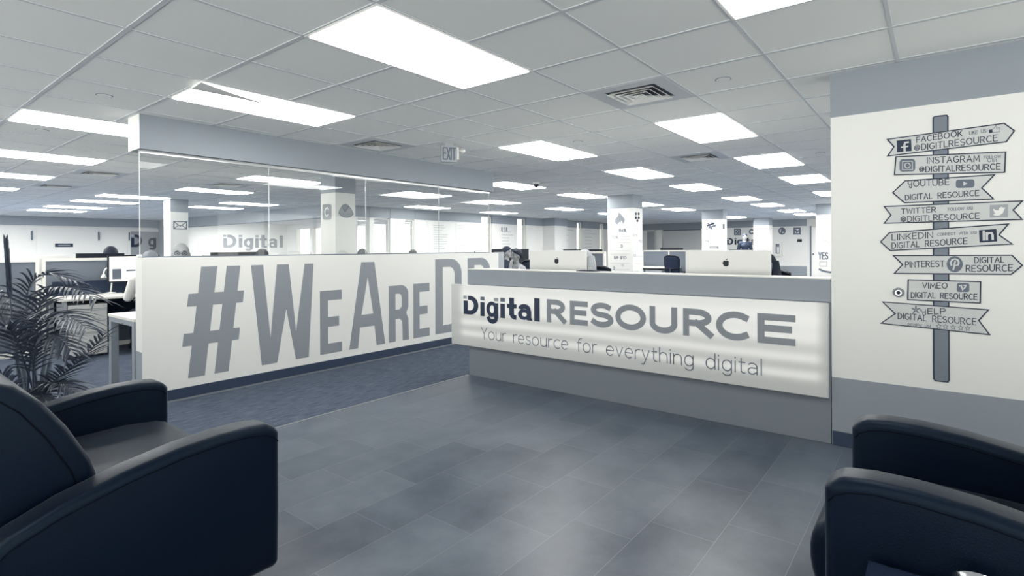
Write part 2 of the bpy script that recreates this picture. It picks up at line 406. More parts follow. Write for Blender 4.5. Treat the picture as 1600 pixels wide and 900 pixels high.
# every glyph: (advance width, strokes); cap height 1, x-height 0.7
G = {
 'A': (.72, [[(0, 0), (.36, 1), (.72, 0)], [(.14, .36), (.58, .36)]]),
 'B': (.62, [[(0, 0), (0, 1)], [(0, 1), (.3, 1)] + arc(.3, .76, .26, .24, 90, -90) + [(0, .52)], [(.3, .52)] + arc(.32, .26, .3, .26, 90, -90) + [(0, 0)]]),
 'C': (.66, [arc(.38, .5, .38, .5, 52, 308, 18)]),
 'D': (.66, [[(0, 0), (0, 1)], [(0, 1), (.22, 1)] + arc(.22, .5, .44, .5, 90, -90, 16) + [(0, 0)]]),
 'E': (.54, [[(.54, 1), (0, 1), (0, 0), (.54, 0)], [(0, .52), (.48, .52)]]),
 'F': (.5, [[(.52, 1), (0, 1), (0, 0)], [(0, .52), (.44, .52)]]),
 'G': (.72, [arc(.38, .5, .38, .5, 48, 300, 18) + [(.7, .2), (.7, .45), (.44, .45)]]),
 'H': (.64, [[(0, 0), (0, 1)], [(.64, 0), (.64, 1)], [(0, .5), (.64, .5)]]),
 'I': (.04, [[(.02, 0), (.02, 1)]]),
 'K': (.6, [[(0, 0), (0, 1)], [(.58, 1), (0, .42)], [(.2, .6), (.6, 0)]]),
 'L': (.48, [[(0, 1), (0, 0), (.48, 0)]]),
 'M': (.78, [[(0, 0), (.06, 1), (.39, .25), (.72, 1), (.78, 0)]]),
 'N': (.64, [[(0, 0), (0, 1), (.64, 0), (.64, 1)]]),
 'O': (.8, [arc(.4, .5, .4, .5, 90, 450, 24)]),
 'P': (.58, [[(0, 0), (0, 1)], [(0, 1), (.3, 1)] + arc(.3, .74, .28, .26, 90, -90) + [(0, .48)]]),
 'R': (.62, [[(0, 0), (0, 1)], [(0, 1), (.3, 1)] + arc(.3, .74, .28, .26, 90, -90) + [(0, .48)], [(.28, .48), (.62, 0)]]),
 'S': (.58, [arc(.3, .755, .27, .245, 40, 250, 12) + arc(.3, .255, .29, .255, 80, -150, 14)]),
 'T': (.64, [[(0, 1), (.64, 1)], [(.32, 1), (.32, 0)]]),
 'U': (.66, [[(0, 1), (0, .33)] + arc(.33, .33, .33, .33, 180, 360, 14) + [(.66, 1)]]),
 'V': (.66, [[(0, 1), (.33, 0), (.66, 1)]]),
 'W': (.94, [[(0, 1), (.22, 0), (.47, .9), (.72, 0), (.94, 1)]]),
 'X': (.62, [[(0, 0), (.62, 1)], [(0, 1), (.62, 0)]]),
 'Y': (.62, [[(0, 1), (.31, .48), (.62, 1)], [(.31, .48), (.31, 0)]]),
 'y': (.6, [[(0, .98), (.02, .62)] + arc(.29, .62, .27, .2, 180, 340, 8) + [(.58, .98), (.56, .15)] + arc(.4, .05, .16, .28, 0, -200, 10)]),
 '@': (.9, [arc(.42, .45, .17, .2, 20, 340, 14), [(.6, .66), (.58, .34)] + arc(.7, .36, .12, .14, 190, 350, 6) + arc(.45, .48, .4, .46, -10, 300, 22)]),
 '!': (.06, [[(.03, .3), (.03, 1)], [(.03, 0), (.03, .06)]]),
 '%': (.7, [arc(.16, .8, .15, .2, 0, 360, 10), arc(.54, .2, .15, .2, 0, 360, 10), [(.08, 0), (.62, 1)]]),
 '$': (.56, [arc(.29, .72, .25, .2, 40, 250, 10) + arc(.29, .28, .27, .2, 80, -150, 10), [(.29, -.08), (.29, 1.08)]]),
 '0': (.62, [arc(.31, .5, .31, .5, 90, 450, 20)]),
 '1': (.3, [[(0, .8), (.2, 1), (.2, 0)]]),
 '2': (.56, [arc(.28, .74, .27, .26, 165, -30, 10) + [(0, 0), (.56, 0)]]),
 '3': (.54, [arc(.26, .76, .24, .24, 150, -80, 10) + arc(.26, .27, .28, .27, 85, -150, 12)]),
 '4': (.56, [[(.42, 0), (.42, 1), (0, .3), (.56, .3)]]),
 '5': (.54, [[(.5, 1), (.06, 1), (.02, .56)] + arc(.26, .32, .28, .32, 120, -150, 12)]),
 '6': (.58, [[(.42, 1), (.06, .42)] + arc(.29, .3, .27, .3, 155, 515, 18)]),
 '7': (.52, [[(0, 1), (.52, 1), (.16, 0)]]),
 '8': (.56, [arc(.28, .76, .23, .24, 90, 450, 14), arc(.28, .27, .28, .27, 90, 450, 14)]),
 '9': (.58, [arc(.29, .7, .27, .3, -25, 335, 18) + [(.16, 0)]]),
 # lower case
 'a': (.52, [arc(.24, .5, .24, .2, 150, 0, 10) + [(.5, .5), (.5, 0)], [(.5, .4), (.24, .4)] + arc(.22, .2, .22, .2, 90, 290, 12) + [(.5, .14)]]),
 'c': (.48, [arc(.34, .35, .34, .35, 58, 302, 16)]),
 'd': (.56, [[(.56, 1.02), (.56, 0)], arc(.29, .35, .28, .35, 20, 340, 18)]),
 'e': (.56, [[(.02, .37), (.56, .37)] + arc(.29, .35, .28, .35, 5, 310, 18)]),
 'f': (.32, [[(.14, 0), (.14, .8)] + arc(.36, .8, .22, .22, 180, 80, 8), [(0, .68), (.34, .68)]]),
 'g': (.56, [arc(.29, .35, .28, .35, 20, 340, 18), [(.56, .7), (.56, -.06)] + arc(.29, -.06, .27, .24, 0, -150, 10)]),
 'h': (.52, [[(0, 1.02), (0, 0)], [(0, .42)] + arc(.26, .42, .26, .28, 180, 0, 12) + [(.52, 0)]]),
 'i': (.04, [[(.02, 0), (.02, .7)], [(.02, .92), (.02, .96)]]),
 'l': (.04, [[(.02, 0), (.02, 1.02)]]),
 'n': (.52, [[(0, .7), (0, 0)], [(0, .42)] + arc(.26, .42, .26, .28, 180, 0, 12) + [(.52, 0)]]),
 'o': (.62, [arc(.31, .35, .31, .35, 90, 450, 22)]),
 'r': (.3, [[(0, .7), (0, 0)], [(0, .42)] + arc(.26, .42, .26, .28, 180, 75, 8)]),
 's': (.42, [arc(.22, .53, .18, .17, 40, 250, 10) + arc(.22, .19, .21, .19, 80, -150, 10)]),
 't': (.34, [[(.13, .92), (.13, .16)] + arc(.3, .17, .17, .17, 180, 285, 8), [(0, .68), (.34, .68)]]),
 'u': (.52, [[(0, .7), (0, .28)] + arc(.26, .28, .26, .28, 180, 360, 12), [(.52, .7), (.52, 0)]]),
 'v': (.5, [[(0, .7), (.25, 0), (.5, .7)]]),
 'q': (.5, [[(0, .7), (.25, 0), (.5, .7)], [(.25, 0), (.12, -.3), (-.02, -.3)]]),   # a plain y
 ' ': (.34, []),
}
def text(mb, s, fr, x0, y0, width, cap, w, gap=0.2, d=0.0015, wobble=0.0, slope=0.0):
    """letters fitted between x0 and x0+width, baseline y0 (rising by slope), cap height cap, stroke width w"""
    adv = [G[c][0] for c in s]
    tot = sum(adv) + gap * (len(s) - 1)
    kx = (width - w) / tot
    x = 0.0; k = 0
    for c, a in zip(s, adv):
        dy = random.uniform(-wobble, wobble) * cap
        for st in G[c][1]:
            pts = [(x0 + w / 2 + (x + px) * kx, y0 + w / 2 + py * (cap - w) + dy + slope * (w / 2 + (x + px) * kx)) for px, py in st]
            cl = len(pts) > 8 and (Vector(pts[0]) - Vector(pts[-1])).length < 1e-5
            k += 1; mb.ribbon(pts, w, fr, d + 0.00025 * (k % 5), closed=cl)
        x += a + gap
    return mb

# ================================================================ THE ROOM
XR, XD, XP = 4.065, 4.068, 4.0286       # sign wall, desk front, lit panel front
YW, YB, YG = 5.137, 5.17, 5.25          # half wall front, bulkhead front, glass
YC = 0.54                               # corner of the sign wall
ZB1, ZB2 = 2.137, 0.4418                # grey bands on the walls
FW, FX, BW = 11.8, 24.5, 23.3           # far walls
struct('floor', MB().box(-3, XD, -4, 3.77, -0.1, 0), M['tile'])
struct('floor', MB().box(-3, 27, 3.77, FW + 0.2, -0.1, 0).box(XD, 27, -4, 3.77, -0.1, 0).box(-3, 13.2, FW + 0.2, BW + 0.2, -0.1, 0), M['carpet'])
struct('trim_1', MB().box(-3, 4.06, 3.762, 3.776, 0, 0.003), M['alu'])
struct('ceiling', MB().box(-3, 27, -4, FW + 0.2, CEIL, CEIL + 0.1).box(-3, 13.2, FW + 0.2, BW + 0.2, CEIL, CEIL + 0.1), M['ceiling'])

# suspended grid: 0.61 m square, bars 24 mm wide
GX, GY, C = 2.7811, 1.3989, 0.61
LIGHTS = [(-2, 1), (-2, 4), (-3, 7), (-3, 11), (-3, 15), (-2, -2), (3, 3), (3, 0), (7, 0), (7, 3), (11, 0), (11, 3), (7, 7), (11, 7),
          (16, 0), (16, 3), (16, 7), (20, 3), (25, 3), (20, 7), (2, 11), (2, 15), (5, 19), (5, 22), (1, 19), (1, 22), (1, 26), (1, 29),
          (7, 11), (11, 11), (11, 15), (16, 11), (16, 15), (21, 11), (-3, 19), (-3, 23), (-3, 27), (29, 3), (29, 7), (20, 0), (25, 0),
          (-7, 1), (-7, -3), (-2, -6), (-7, 5), (-7, 12), (-7, 20), (11, 20), (11, 26), (11, 32), (-3, 31)]  # this row: unseen lamps added to light the lobby and back room
VENTS = [(1, 0), (1, 5), (6, 1), (-1, 13), (-1, 17), (8, 11), (2, 13)]
taken = {(i + k, j) for i, j in LIGHTS for k in (0, 1)} | set(VENTS)
bars = MB()
for i in range(-9, 40):
    x = GX + i * C
    for j in range(-8, 36):
        y = GY + j * C
        inside = {(i - 1, j), (i, j)}
        if not (inside <= taken and any((a, j) in LIGHTS and a + 1 == i for a in (i - 1,))):
            bars.box(x - 0.012, x + 0.012, y, y + C, CEIL - 0.004, CEIL + 0.001)
for j in range(-8, 36):
    y = GY + j * C
    bars.box(-2.99, 26.9, y - 0.0085, y + 0.0085, CEIL - 0.0035, CEIL + 0.001)
struct('trim_2', bars, M['tbar'])

# half wall with the glass screen and its bulkhead
wl = struct('wall_left', MB().box(1.6, 6.2, YW, YW + 0.15, 0, 1.231), M['white'], 0.002)
struct('trim_3', MB().box(1.5985, 1.6, YW + 0.004, YW + 0.15, 0.0, 0.45), M['grey'])
struct('baseboard_left', MB().box(1.6, 6.2, YW - 0.008, YW, 0, 0.0997), M['dark_base'])
struct('trim_4', MB().box(1.6, 6.2, YW - 0.022, YW - 0.008, 0, 0.012), M['alu'])
struct('trim_5', MB().box(1.6, 6.13, YB, YB + 0.26, ZB1, CEIL), M['grey'])
struct('trim_6', MB().box(1.597, 1.6, YB, YB + 0.26, ZB1, CEIL), M['white'])  # grey bulkhead end coloured white to stand for lamplight on it
struct('trim_7', MB().box(1.62, 6.11, YG - 0.02, YG + 0.02, ZB1 - 0.026, ZB1), M['alu'])
struct('trim_8', MB().box(1.62, 6.11, YG - 0.008, YG + 0.008, 1.231, 1.241), M['ink_mid'])
sx = [1.62, 2.735, 3.9, 5.08, 6.11]
for k in range(4):
    g = struct('window_%d' % (k + 1), MB().box(sx[k] + 0.004, sx[k + 1] - 0.004, YG - 0.005, YG + 0.005, 1.241, ZB1 - 0.026), M['glass'])
    e = MB().box(sx[k] + 0.0005, sx[k] + 0.0045, YG - 0.005, YG + 0.005, 1.241, ZB1 - 0.026)
    if k == 3: e.box(sx[4] - 0.0045, sx[4] - 0.0005, YG - 0.005, YG + 0.005, 1.241, ZB1 - 0.026)
    e.build('glass_edge', M['edge'], g)
    if k == 0:
        MB().box(1.6, 1.635, YG - 0.012, YG + 0.012, 1.232, 1.256).build('glass_clamp', M['chrome'], g, bevel=0.003)

# sign wall
struct('wall_right', MB().box(XR, XR + 0.2, -4, YC, ZB2, ZB1), M['white'])
struct('wall_right', MB().box(XR, XR + 0.2, -4, YC, 0, ZB2), M['grey'])
struct('wall_right', MB().box(XR - 0.001, XR + 0.2, -4, YC + 0.001, ZB1, CEIL), M['grey'])
struct('baseboard_right', MB().box(XR - 0.01, XR, -4, YC - 0.005, 0, 0.092), M['dark_base'])

# unseen glazed walls behind and beside the camera, added to let light in
def glazed(name, n0, fixed, a0, a1, alongx):
    f = MB(); g = MB(); L = a1 - a0; k = max(1, round(L / 1.5))
    def bx(mb, p, q, d0, d1, r, s):
        mb.box(p, q, fixed + d0, fixed + d1, r, s) if alongx else mb.box(fixed + d0, fixed + d1, p, q, r, s)
    bx(f, a0, a1, -0.1, 0, 0, 0.12); bx(f, a0, a1, -0.1, 0, 2.3, CEIL)
    for i in range(k + 1):
        c = a0 + L * i / k; bx(f, c - 0.03, c + 0.03, -0.1, 0, 0.12, 2.3)
    bx(g, a0, a1, -0.055, -0.045, 0.12, 2.3)
    w = struct(name, f, M['alu']); g.build('window_pane', M['glass'], w)
glazed('window_20', 0, -4, -3, 27, True)
glazed('window_21', 0, -3, -4, BW, False)

# long far wall with tall narrow windows
WINS = [(8.52, 8.9, .95, 2.13), (9.03, 9.58, .95, 2.13), (10.11, 10.47, .95, 2.13), (13.36, 13.92, .95, 2.37), (15.3, 15.84, .95, 2.37), (19.37, 19.83, .95, 2.37), (21.34, 21.74, .95, 2.37)]
lo = MB(); hi = MB(); x = 7.8
for a, b, z0, z1 in WINS + [(24.7, 24.7, 0, 0)]:
    lo.box(x, a, FW, FW + 0.2, 0, ZB1); hi.box(x, a, FW - 0.012, FW + 0.2, ZB1, CEIL)
    if b > a:
        lo.box(a, b, FW, FW + 0.2, 0, z0)
        if z1 < ZB1: lo.box(a, b, FW, FW + 0.2, z1, ZB1)
        hi.box(a, b, FW, FW + 0.2, max(z1, ZB1), CEIL)
    x = b
struct('wall_far', lo, M['white']); struct('wall_far', hi, M['grey'])
for k, (a, b, z0, z1) in enumerate(WINS):
    f = MB()
    for (p, q2, r, s) in ((a, a + .03, z0, z1), (b - .03, b, z0, z1), (a, b, z0, z0 + .03), (a, b, z1 - .03, z1)):
        f.box(p, q2, FW + 0.06, FW + 0.1, r, s)
    w = struct('window_%d' % (k + 5), f, M['white'])
    MB().box(a + .03, b - .03, FW + 0.076, FW + 0.084, z0 + .03, z1 - .03).build('window_pane', M['glass'], w)
struct('column', MB().box(16.9, 17.75, 11.25, FW, 0, ZB1), M['white'])
struct('column', MB().box(16.895, 17.755, 11.245, FW, ZB1, CEIL), M['grey'])

# back-left part of the office and the room beyond the header
struct('wall_back', MB().box(-3, 13.2, BW, BW + 0.2, 0, CEIL), M['white'])
struct('wall_back', MB().box(-3, 7.8, BW - 0.15, BW, ZB1, CEIL), M['grey'])
struct('wall_inner', MB().box(7.8, 8.0, FW + 0.2, BW, 2.1, CEIL).box(7.8, 8.0, 22.6, BW, 0, 2.1), M['grey'])
struct('wall_inner', MB().box(7.8, 8.0, FW + 0.2, 12.3, 0, 2.1), M['white'])
rw = MB().box(13, 13.2, FW + 0.2, BW, 0, 0.9).box(13, 13.2, FW + 0.2, BW, 2.2, CEIL)
for y0, y1 in ((FW + 0.2, 12.9), (15.5, 15.75), (19.2, 20.2), (21.25, 21.45), (22.5, BW)): rw.box(13, 13.2, y0, y1, 0.9, 2.2)
struct('wall_inner', rw, M['white'])
struct('ground', MB().box(13.3, 60, FW + 0.3, 60, -0.3, -0.12), mat('pale_paving', rgb(205, 206, 204), 0.9, noise=0.1, nscale=2))

# far end wall
struct('wall_end', MB().box(FX, FX + 0.2, 4.1, FW, ZB2 + 0.06, ZB1), M['white'])
struct('wall_end', MB().box(FX, FX + 0.2, 4.1, FW, 0, ZB2 + 0.06), M['grey'])
struct('wall_end', MB().box(FX - 0.012, FX + 0.2, 4.1, FW, ZB1, CEIL), M['grey'])
struct('baseboard_end', MB().box(FX - 0.015, FX, 4.1, FW, 0, 0.1), M['dark_base'])
struct('wall_end', MB().box(26.6, 26.8, -4, 4.1, 0, CEIL).box(FX, 26.6, 3.95, 4.1, 0, CEIL), M['white'])

# free-standing columns
def column(x0, x1, y0, y1, zb=ZB1):
    c = struct('column', MB().box(x0, x1, y0, y1, 0, zb), M['white'])
    struct('column', MB().box(x0 - 0.003, x1 + 0.003, y0 - 0.003, y1 + 0.003, zb, CEIL), M['grey'])
    return c
column(4.65, 5.0, 6.98, 7.36)
column(4.66, 5.02, 13.2, 13.58)
column(10.5, 10.97, 5.02, 5.61)
column(16.48, 16.86, 4.98, 5.6)
column(22.45, 23.0, 5.06, 5.62)
column(16.2, 16.8, 1.6, 2.5)

# ---------------------------------------------------------------- ceiling fittings
def ceiling_light(i, j, label):
    x0, y0 = GX + i * C, GY + j * C; x1, y1 = x0 + 2 * C, y0 + C
    t = thing('ceiling_light', ((x0 + x1) / 2, (y0 + y1) / 2, CEIL), label, 'ceiling light', 'recessed ceiling lights')
    f = MB(); a = 0.02
    for q in ((x0, x1, y0, y0 + a), (x0, x1, y1 - a, y1), (x0, x0 + a, y0 + a, y1 - a), (x1 - a, x1, y0 + a, y1 - a)):
        f.box(*q, CEIL - 0.006, CEIL - 0.0005)
    f.build('frame', M['white'], t)
    d = MB().box(x0 + a, x1 - a, y0 + a, y1 - a, CEIL - 0.012, CEIL - 0.0006).build('diffuser', M['lamp%d' % sum(math.hypot((x0 + x1) / 2, (y0 + y1) / 2) > r for r in (4.6, 7.4, 17.6))], t)
    return t
L_LABEL = {
 (-2, 1): 'very large recessed ceiling light nearest the camera, upper middle of the photo',
 (-2, 4): 'recessed ceiling light with a slipped lens just in front of the bulkhead',
 (-3, 7): 'long recessed ceiling light running behind the left end of the bulkhead',
 (-3, 11): 'recessed ceiling light second from the front in the left column beside the glass',
 (-3, 15): 'recessed ceiling light third from the front at the left edge',
 (-2, -2): 'recessed ceiling light cut off by the top edge of the photo',
 (3, 3): 'recessed ceiling light to the right of the EXIT sign',
 (3, 0): 'recessed ceiling light straight behind the large square air vent',
 (7, 0): 'recessed ceiling light beside the small far vent, near the sign wall corner',
 (7, 3): 'recessed ceiling light above the column with the flame drawing',
 (11, 0): 'recessed ceiling light half hidden by the sign wall corner',
 (11, 3): 'recessed ceiling light between the flame column and the hash column, nearer one',
 (7, 7): 'recessed ceiling light just past the right end of the bulkhead behind the dome camera',
 (11, 7): 'recessed ceiling light left of the flame column top',
 (16, 3): 'recessed ceiling light left of the hash column top',
 (20, 3): 'recessed ceiling light just right of the hash column top',
 (2, 11): 'recessed ceiling light seen through the glass left of the column with the letter C',
 (2, 15): 'recessed ceiling light seen through the glass above the envelope column',
 (7, 11): 'recessed ceiling light seen through the third glass pane',
 (16, 0): 'far ceiling light just left of the sign wall edge, the lowest whole one there',
 (20, 0): 'far ceiling light beside the top of the column with the YES poster, nearer one',
 (25, 0): 'small far ceiling light above the bird symbol on the end wall',
 (25, 3): 'small far ceiling light right of the furthest white column',
 (16, 7): 'far ceiling light directly right of the flame column top, upper one',
 (20, 7): 'far ceiling light directly right of the flame column top, lower one',
 (11, 11): 'ceiling light left of the dome camera lamp, just past the right glass edge',
 (11, 15): 'far ceiling light low behind the third and fourth glass panes',
 (16, 11): 'far ceiling light left of the flame column, second lowest',
 (16, 15): 'far ceiling light nearest the tall first narrow window',
 (21, 11): 'far ceiling light left of the flame column, lowest one',
 (5, 19): 'far ceiling light right of the envelope column, upper one',
 (5, 22): 'far ceiling light right of the envelope column, lower one',
 (1, 19): 'far ceiling light meeting the top left of the envelope column',
 (1, 22): 'far ceiling light left of the envelope column, second in the stack',
 (1, 26): 'far ceiling light left of the envelope column, third in the stack',
 (1, 29): 'furthest ceiling light above the white doors at the far left',
 (-3, 19): 'far ceiling light at the left edge, fourth from the front',
 (-3, 23): 'far ceiling light at the left edge, fifth from the front',
 (-3, 27): 'far ceiling light at the left edge, sixth from the front',
}
for i, j in LIGHTS:
    row = 'added unseen to light the back room' if j > 8 and i > -2 else 'added out of view to fill the light' if i <= -2 else 'over the open office'
    far = ('near', 'middle distance', 'far')[0 if i + j < 8 else 1 if i + j < 19 else 2]
    n = sum(1 for q in LIGHTS if q not in L_LABEL and q[1] == j and q[0] < i) + 1
    lab = L_LABEL.get((i, j), '%s ceiling light %s, %s in ceiling row %d' % (far, row, ('first', 'second', 'third', 'fourth', 'fifth', 'sixth')[min(5, n - 1)], j + 8))
    t = ceiling_light(i, j, lab)
    if (i, j) == (-2, 4):
        a, b, c = onz(314, 129, CEIL - 0.02), onz(299, 139, CEIL - 0.02), onz(424, 165, CEIL - 0.02)
        fr = Frame((0, 0, CEIL - 0.0165), (1, 0, 0), (0, -1, 0))
        mid1 = (a + c) / 2 + Vector((0.0, 0.012, 0)); mid2 = (b + c) / 2 - Vector((0, 0.012, 0))
        MB().prism([(p.x, -p.y) for p in (a, b, mid2, c, mid1)], fr, 0, 0.004).build('slipped_lens', M['white'], t, label='grey slipped lens strip inside the light')

def ceiling_vent(i, j, label):
    x0, y0 = GX + i * C, GY + j * C; cx, cy = x0 + C / 2, y0 + C / 2
    t = thing('ceiling_vent', (cx, cy, CEIL), label, 'air vent', 'square air vents')
    pl = MB(); q = 0.19
    for b in ((x0 + .012, x0 + C - .012, y0 + .012, cy - q), (x0 + .012, x0 + C - .012, cy + q, y0 + C - .012), (x0 + .012, cx - q, cy - q, cy + q), (cx + q, x0 + C - .012, cy - q, cy + q)):
        pl.box(*b, CEIL - 0.006, CEIL - 0.0005)
    pl.build('frame', M['tbar'], t)
    MB().box(cx - q, cx + q, cy - q, cy + q, CEIL - 0.002, CEIL - 0.0005).build('duct_opening', M['pot'], t)
    for k in range(4):
        s = q - 0.012 - k * 0.045; z0 = CEIL - 0.004 - 0.0; lv = MB()
        # a square louvre ring, each side a slanted blade
        o = s; n = s - 0.03
        zo, zi = CEIL - 0.004, CEIL - 0.022
        V = [(-o, -o, zi), (o, -o, zi), (o, o, zi), (-o, o, zi), (-n, -n, zo), (n, -n, zo), (n, n, zo), (-n, n, zo)]
        V = [(cx + a, cy + b, c) for a, b, c in V] + [(cx + a, cy + b, c + 0.002) for a, b, c in V]
        lv.add(V, [(0, 4, 5, 1), (1, 5, 6, 2), (2, 6, 7, 3), (3, 7, 4, 0), (8, 9, 13, 12), (9, 10, 14, 13), (10, 11, 15, 14), (11, 8, 12, 15), (0, 1, 9, 8), (1, 2, 10, 9), (2, 3, 11, 10), (3, 0, 8, 11)])
        lv.build('louvre', M['white'], t)
    return t
for (i, j), lab in zip(VENTS, ['large square air vent in the ceiling above the reception desk', 'square air vent in the ceiling in front of the bulkhead left of the EXIT sign',
                               'small square air vent between two lights above the desk, further back', 'square air vent left of the glass screen edge', 'thin distant air vent left of the envelope column',
                               'faint square air vent beyond the dome camera', 'square air vent seen through the glass beside the letter C column']):
    ceiling_vent(i, j, lab)

for k, (u, v, lab) in enumerate([(1130, 124, 'round ceiling sprinkler cover right of the large air vent'), (163, 149, 'round ceiling sprinkler cover left of the bulkhead'), (903, 221, 'round ceiling sprinkler cover above the desk between lights'),
                                 (66, 203, 'round ceiling sprinkler cover at the left below the long light'), (1282, 239, 'round ceiling sprinkler cover near the sign wall corner')]):
    p = onz(u, v, CEIL)
    t = thing('sprinkler_cover', p, lab, 'sprinkler', 'round sprinkler covers')
    MB().lathe([(0.045, -0.004), (0.045, 0)], p, 24).build('cover_plate', M['ceiling'], t)
    MB().lathe([(0.052, -0.002), (0.052, 0)], p, 24).build('rim', M['ink_mid'], t)
p = onz(838, 285, CEIL)
t = thing('dome_camera', p, 'small dark dome security camera hanging from the ceiling past the bulkhead', 'security camera')
MB().lathe([(0.05, -0.035), (0.065, 0)], p, 20).build('housing', M['white'], t, smooth=True)
MB().lathe([(0.008, -0.085), (0.03, -0.078), (0.045, -0.06), (0.05, -0.035)], p, 20).build('dome', M['black'], t, smooth=True)

# EXIT sign hanging under the ceiling
EX = onz(702, 224, CEIL)
t = thing('exit_sign', EX, 'EXIT sign with two emergency lamp heads hanging from the ceiling by the bulkhead', 'exit sign')
ux = Vector((_R.x, _R.y, 0)).normalized(); ux = (ux * math.cos(0.35) + Vector((ux.y, -ux.x, 0)) * -math.sin(0.35)).normalized()
fr = Frame(EX + Vector((0, 0, -0.2)), ux, (0, 0, 1))
w2 = 0.085
MB().prism([(-w2, 0), (w2, 0), (w2, 0.175), (-w2, 0.175)], fr, -0.045, 0).build('housing', M['metal_grey'], t, bevel=0.004)
text(MB(), 'EXIT', fr, -w2 + 0.012, 0.022, 2 * w2 - 0.024, 0.135, 0.013, 0.22, 0.002).build('lettering', M['ink_mid'], t, label='dark EXIT lettering')
MB().prism([(-0.05, 0.175), (0.05, 0.175), (0.05, 0.2), (-0.05, 0.2)], fr, -0.04, -0.005).build('canopy', M['metal_grey'], t)
MB().prism([(w2, 0.03), (w2 + 0.022, 0.03), (w2 + 0.022, 0.165), (w2, 0.165)], fr, -0.04, -0.004).build('lamp_housing', M['white'], t, bevel=0.003)
MB().tube([fr.p(w2 + 0.022, 0.13, -0.02), fr.p(w2 + 0.05, 0.13, -0.02)], 0.007).build('lamp_arm', M['white'], t)
MB().tube([fr.p(w2 + 0.06, 0.128, -0.035), fr.p(w2 + 0.06, 0.128, -0.02), fr.p(w2 + 0.06, 0.128, 0.012)], [0.016, 0.024, 0.03], 16).build('lamp_head', M['silver'], t, smooth=True)

# ================================================================ LETTERS ON THE HALF WALL
fw = Frame((0, YW, 0), (1, 0, 0), (0, 0, 1))
t = thing('wall_lettering', (2.0, YW, 0.17), 'huge grey hashtag lettering across the white half wall', 'lettering')
def letter(loops, name='letter'):
    MB().prism(loops, fw, 0.0, 0.003).build(name, M['vinyl'], t)
# hash sign: two slanted posts and two bars as one outline
def sl(x, z): return (x + (z - 0.175) * 0.112, z)
zt, zb = 1.145, 0.175
hx = [1.945, 2.055, 2.175, 2.285]   # feet of the posts
def hp(k, z): return (hx[k] + (z - zb) * 0.115 + (0.004 if k in (1, 3) else 0), z)
bx0, bx1 = 1.868, 2.348
def hb(x, z): return (x + (z - zb) * 0.115, z)
b1, b2, b3, b4 = 0.455, 0.565, 0.80, 0.91
hx = [1.945, 2.078, 2.165, 2.283]
letter([[hp(0, zb), hp(1, zb), hp(1, b1), hp(2, b1), hp(2, zb), hp(3, zb), hp(3, b1), hb(bx1, b1), hb(bx1, b2), hp(3, b2), hp(3, b3), hb(bx1, b3), hb(bx1, b4), hp(3, b4), hp(3, zt), hp(2, zt), hp(2, b4), hp(1, b4), hp(1, zt), hp(0, zt), hp(0, b4), hb(bx0, b4), hb(bx0, b3), hp(0, b3), hp(0, b2), hb(bx0, b2), hb(bx0, b1), hp(0, b1)],
        [hp(1, b2), hp(1, b3), hp(2, b3), hp(2, b2)]], 'letter')
letter([(2.50, zt), (2.617, zt), (2.688, .42), (2.758, zt), (2.88, zt), (2.957, .45), (3.055, zt), (3.155, zt), (3.095, zb), (2.955, zb), (2.852, .70), (2.755, zb), (2.60, zb)][:13])
def E_(x0, x1, z0, z1, w, h):
    zm = z0 + (z1 - z0) * 0.50
    letter([(x0, z0), (x1, z0), (x1, z0 + h), (x0 + w, z0 + h), (x0 + w, zm - h / 2), (x1 - .035, zm - h / 2), (x1 - .035, zm + h / 2), (x0 + w, zm + h / 2), (x0 + w, z1 - h), (x1, z1 - h), (x1, z1), (x0, z1)])
E_(3.23, 3.495, zb, .85, .095, .105)
letter([[(3.59, zb), (3.705, zb), (3.732, .405), (3.935, .405), (3.965, zb), (4.085, zb), (3.935, zt), (3.755, zt)], [(3.752, .545), (3.842, .98), (3.918, .545)]])
def bowl(x0, x1, z0, z1, r, n=8):
    return [(x1 - r + r * math.sin(math.pi / 2 * i / n), z1 - r + r * math.cos(math.pi / 2 * i / n)) for i in range(n + 1)]
def lowbowl(x0, x1, z0, z1, r, n=8):
    return [(x1 - r + r * math.cos(math.pi / 2 * i / n), z0 + r - r * math.sin(math.pi / 2 * i / n)) for i in range(n + 1)]
def R_(x0, x1, z0, z1, w, r):
    zm = z0 + (z1 - z0) * 0.47
    outer = [(x0, z0), (x0, z1)] + bowl(x0, x1 - .01, z0, z1, r) + [(x1 - .01, zm + .09), (x1 - .045, zm + .015), (x1 - .01, zm - .06), (x1 - .005, z0 + .05), (x1, z0), (x1 - w, z0), (x1 - w - .008, zm - .08), (x1 - w - .05, zm - .045), (x0 + w, zm - .045), (x0 + w, z0)]
    hole = [(x0 + w, zm + .065), (x1 - w - .05, zm + .065), (x1 - w - .012, zm + .1)] + bowl(x0, x1 - w - .012, z0, z1 - .1, r * .45, 5)[::-1] + [(x0 + w, z1 - .1)]
    letter([outer, hole])
R_(4.145, 4.455, zb, .85, .098, .11)
E_(4.53, 4.80, zb, .855, .098, .105)
def D_(x0, x1, z0, z1, w, r):
    outer = [(x0, z0), (x0, z1)] + bowl(x0, x1, z0, z1, r) + lowbowl(x0, x1, z0, z1, r)
    h = .105
    hole = [(x0 + w, z0 + h), (x0 + w, z1 - h)] + bowl(x0, x1 - w, z0, z1 - h, r * .5, 6) + lowbowl(x0, x1 - w, z0 + h, z1, r * .5, 6)
    letter([outer, hole])
D_(4.905, 5.40, zb, 1.155, .135, .2)
R_(5.525, 6.02, zb, 1.16, .135, .2)

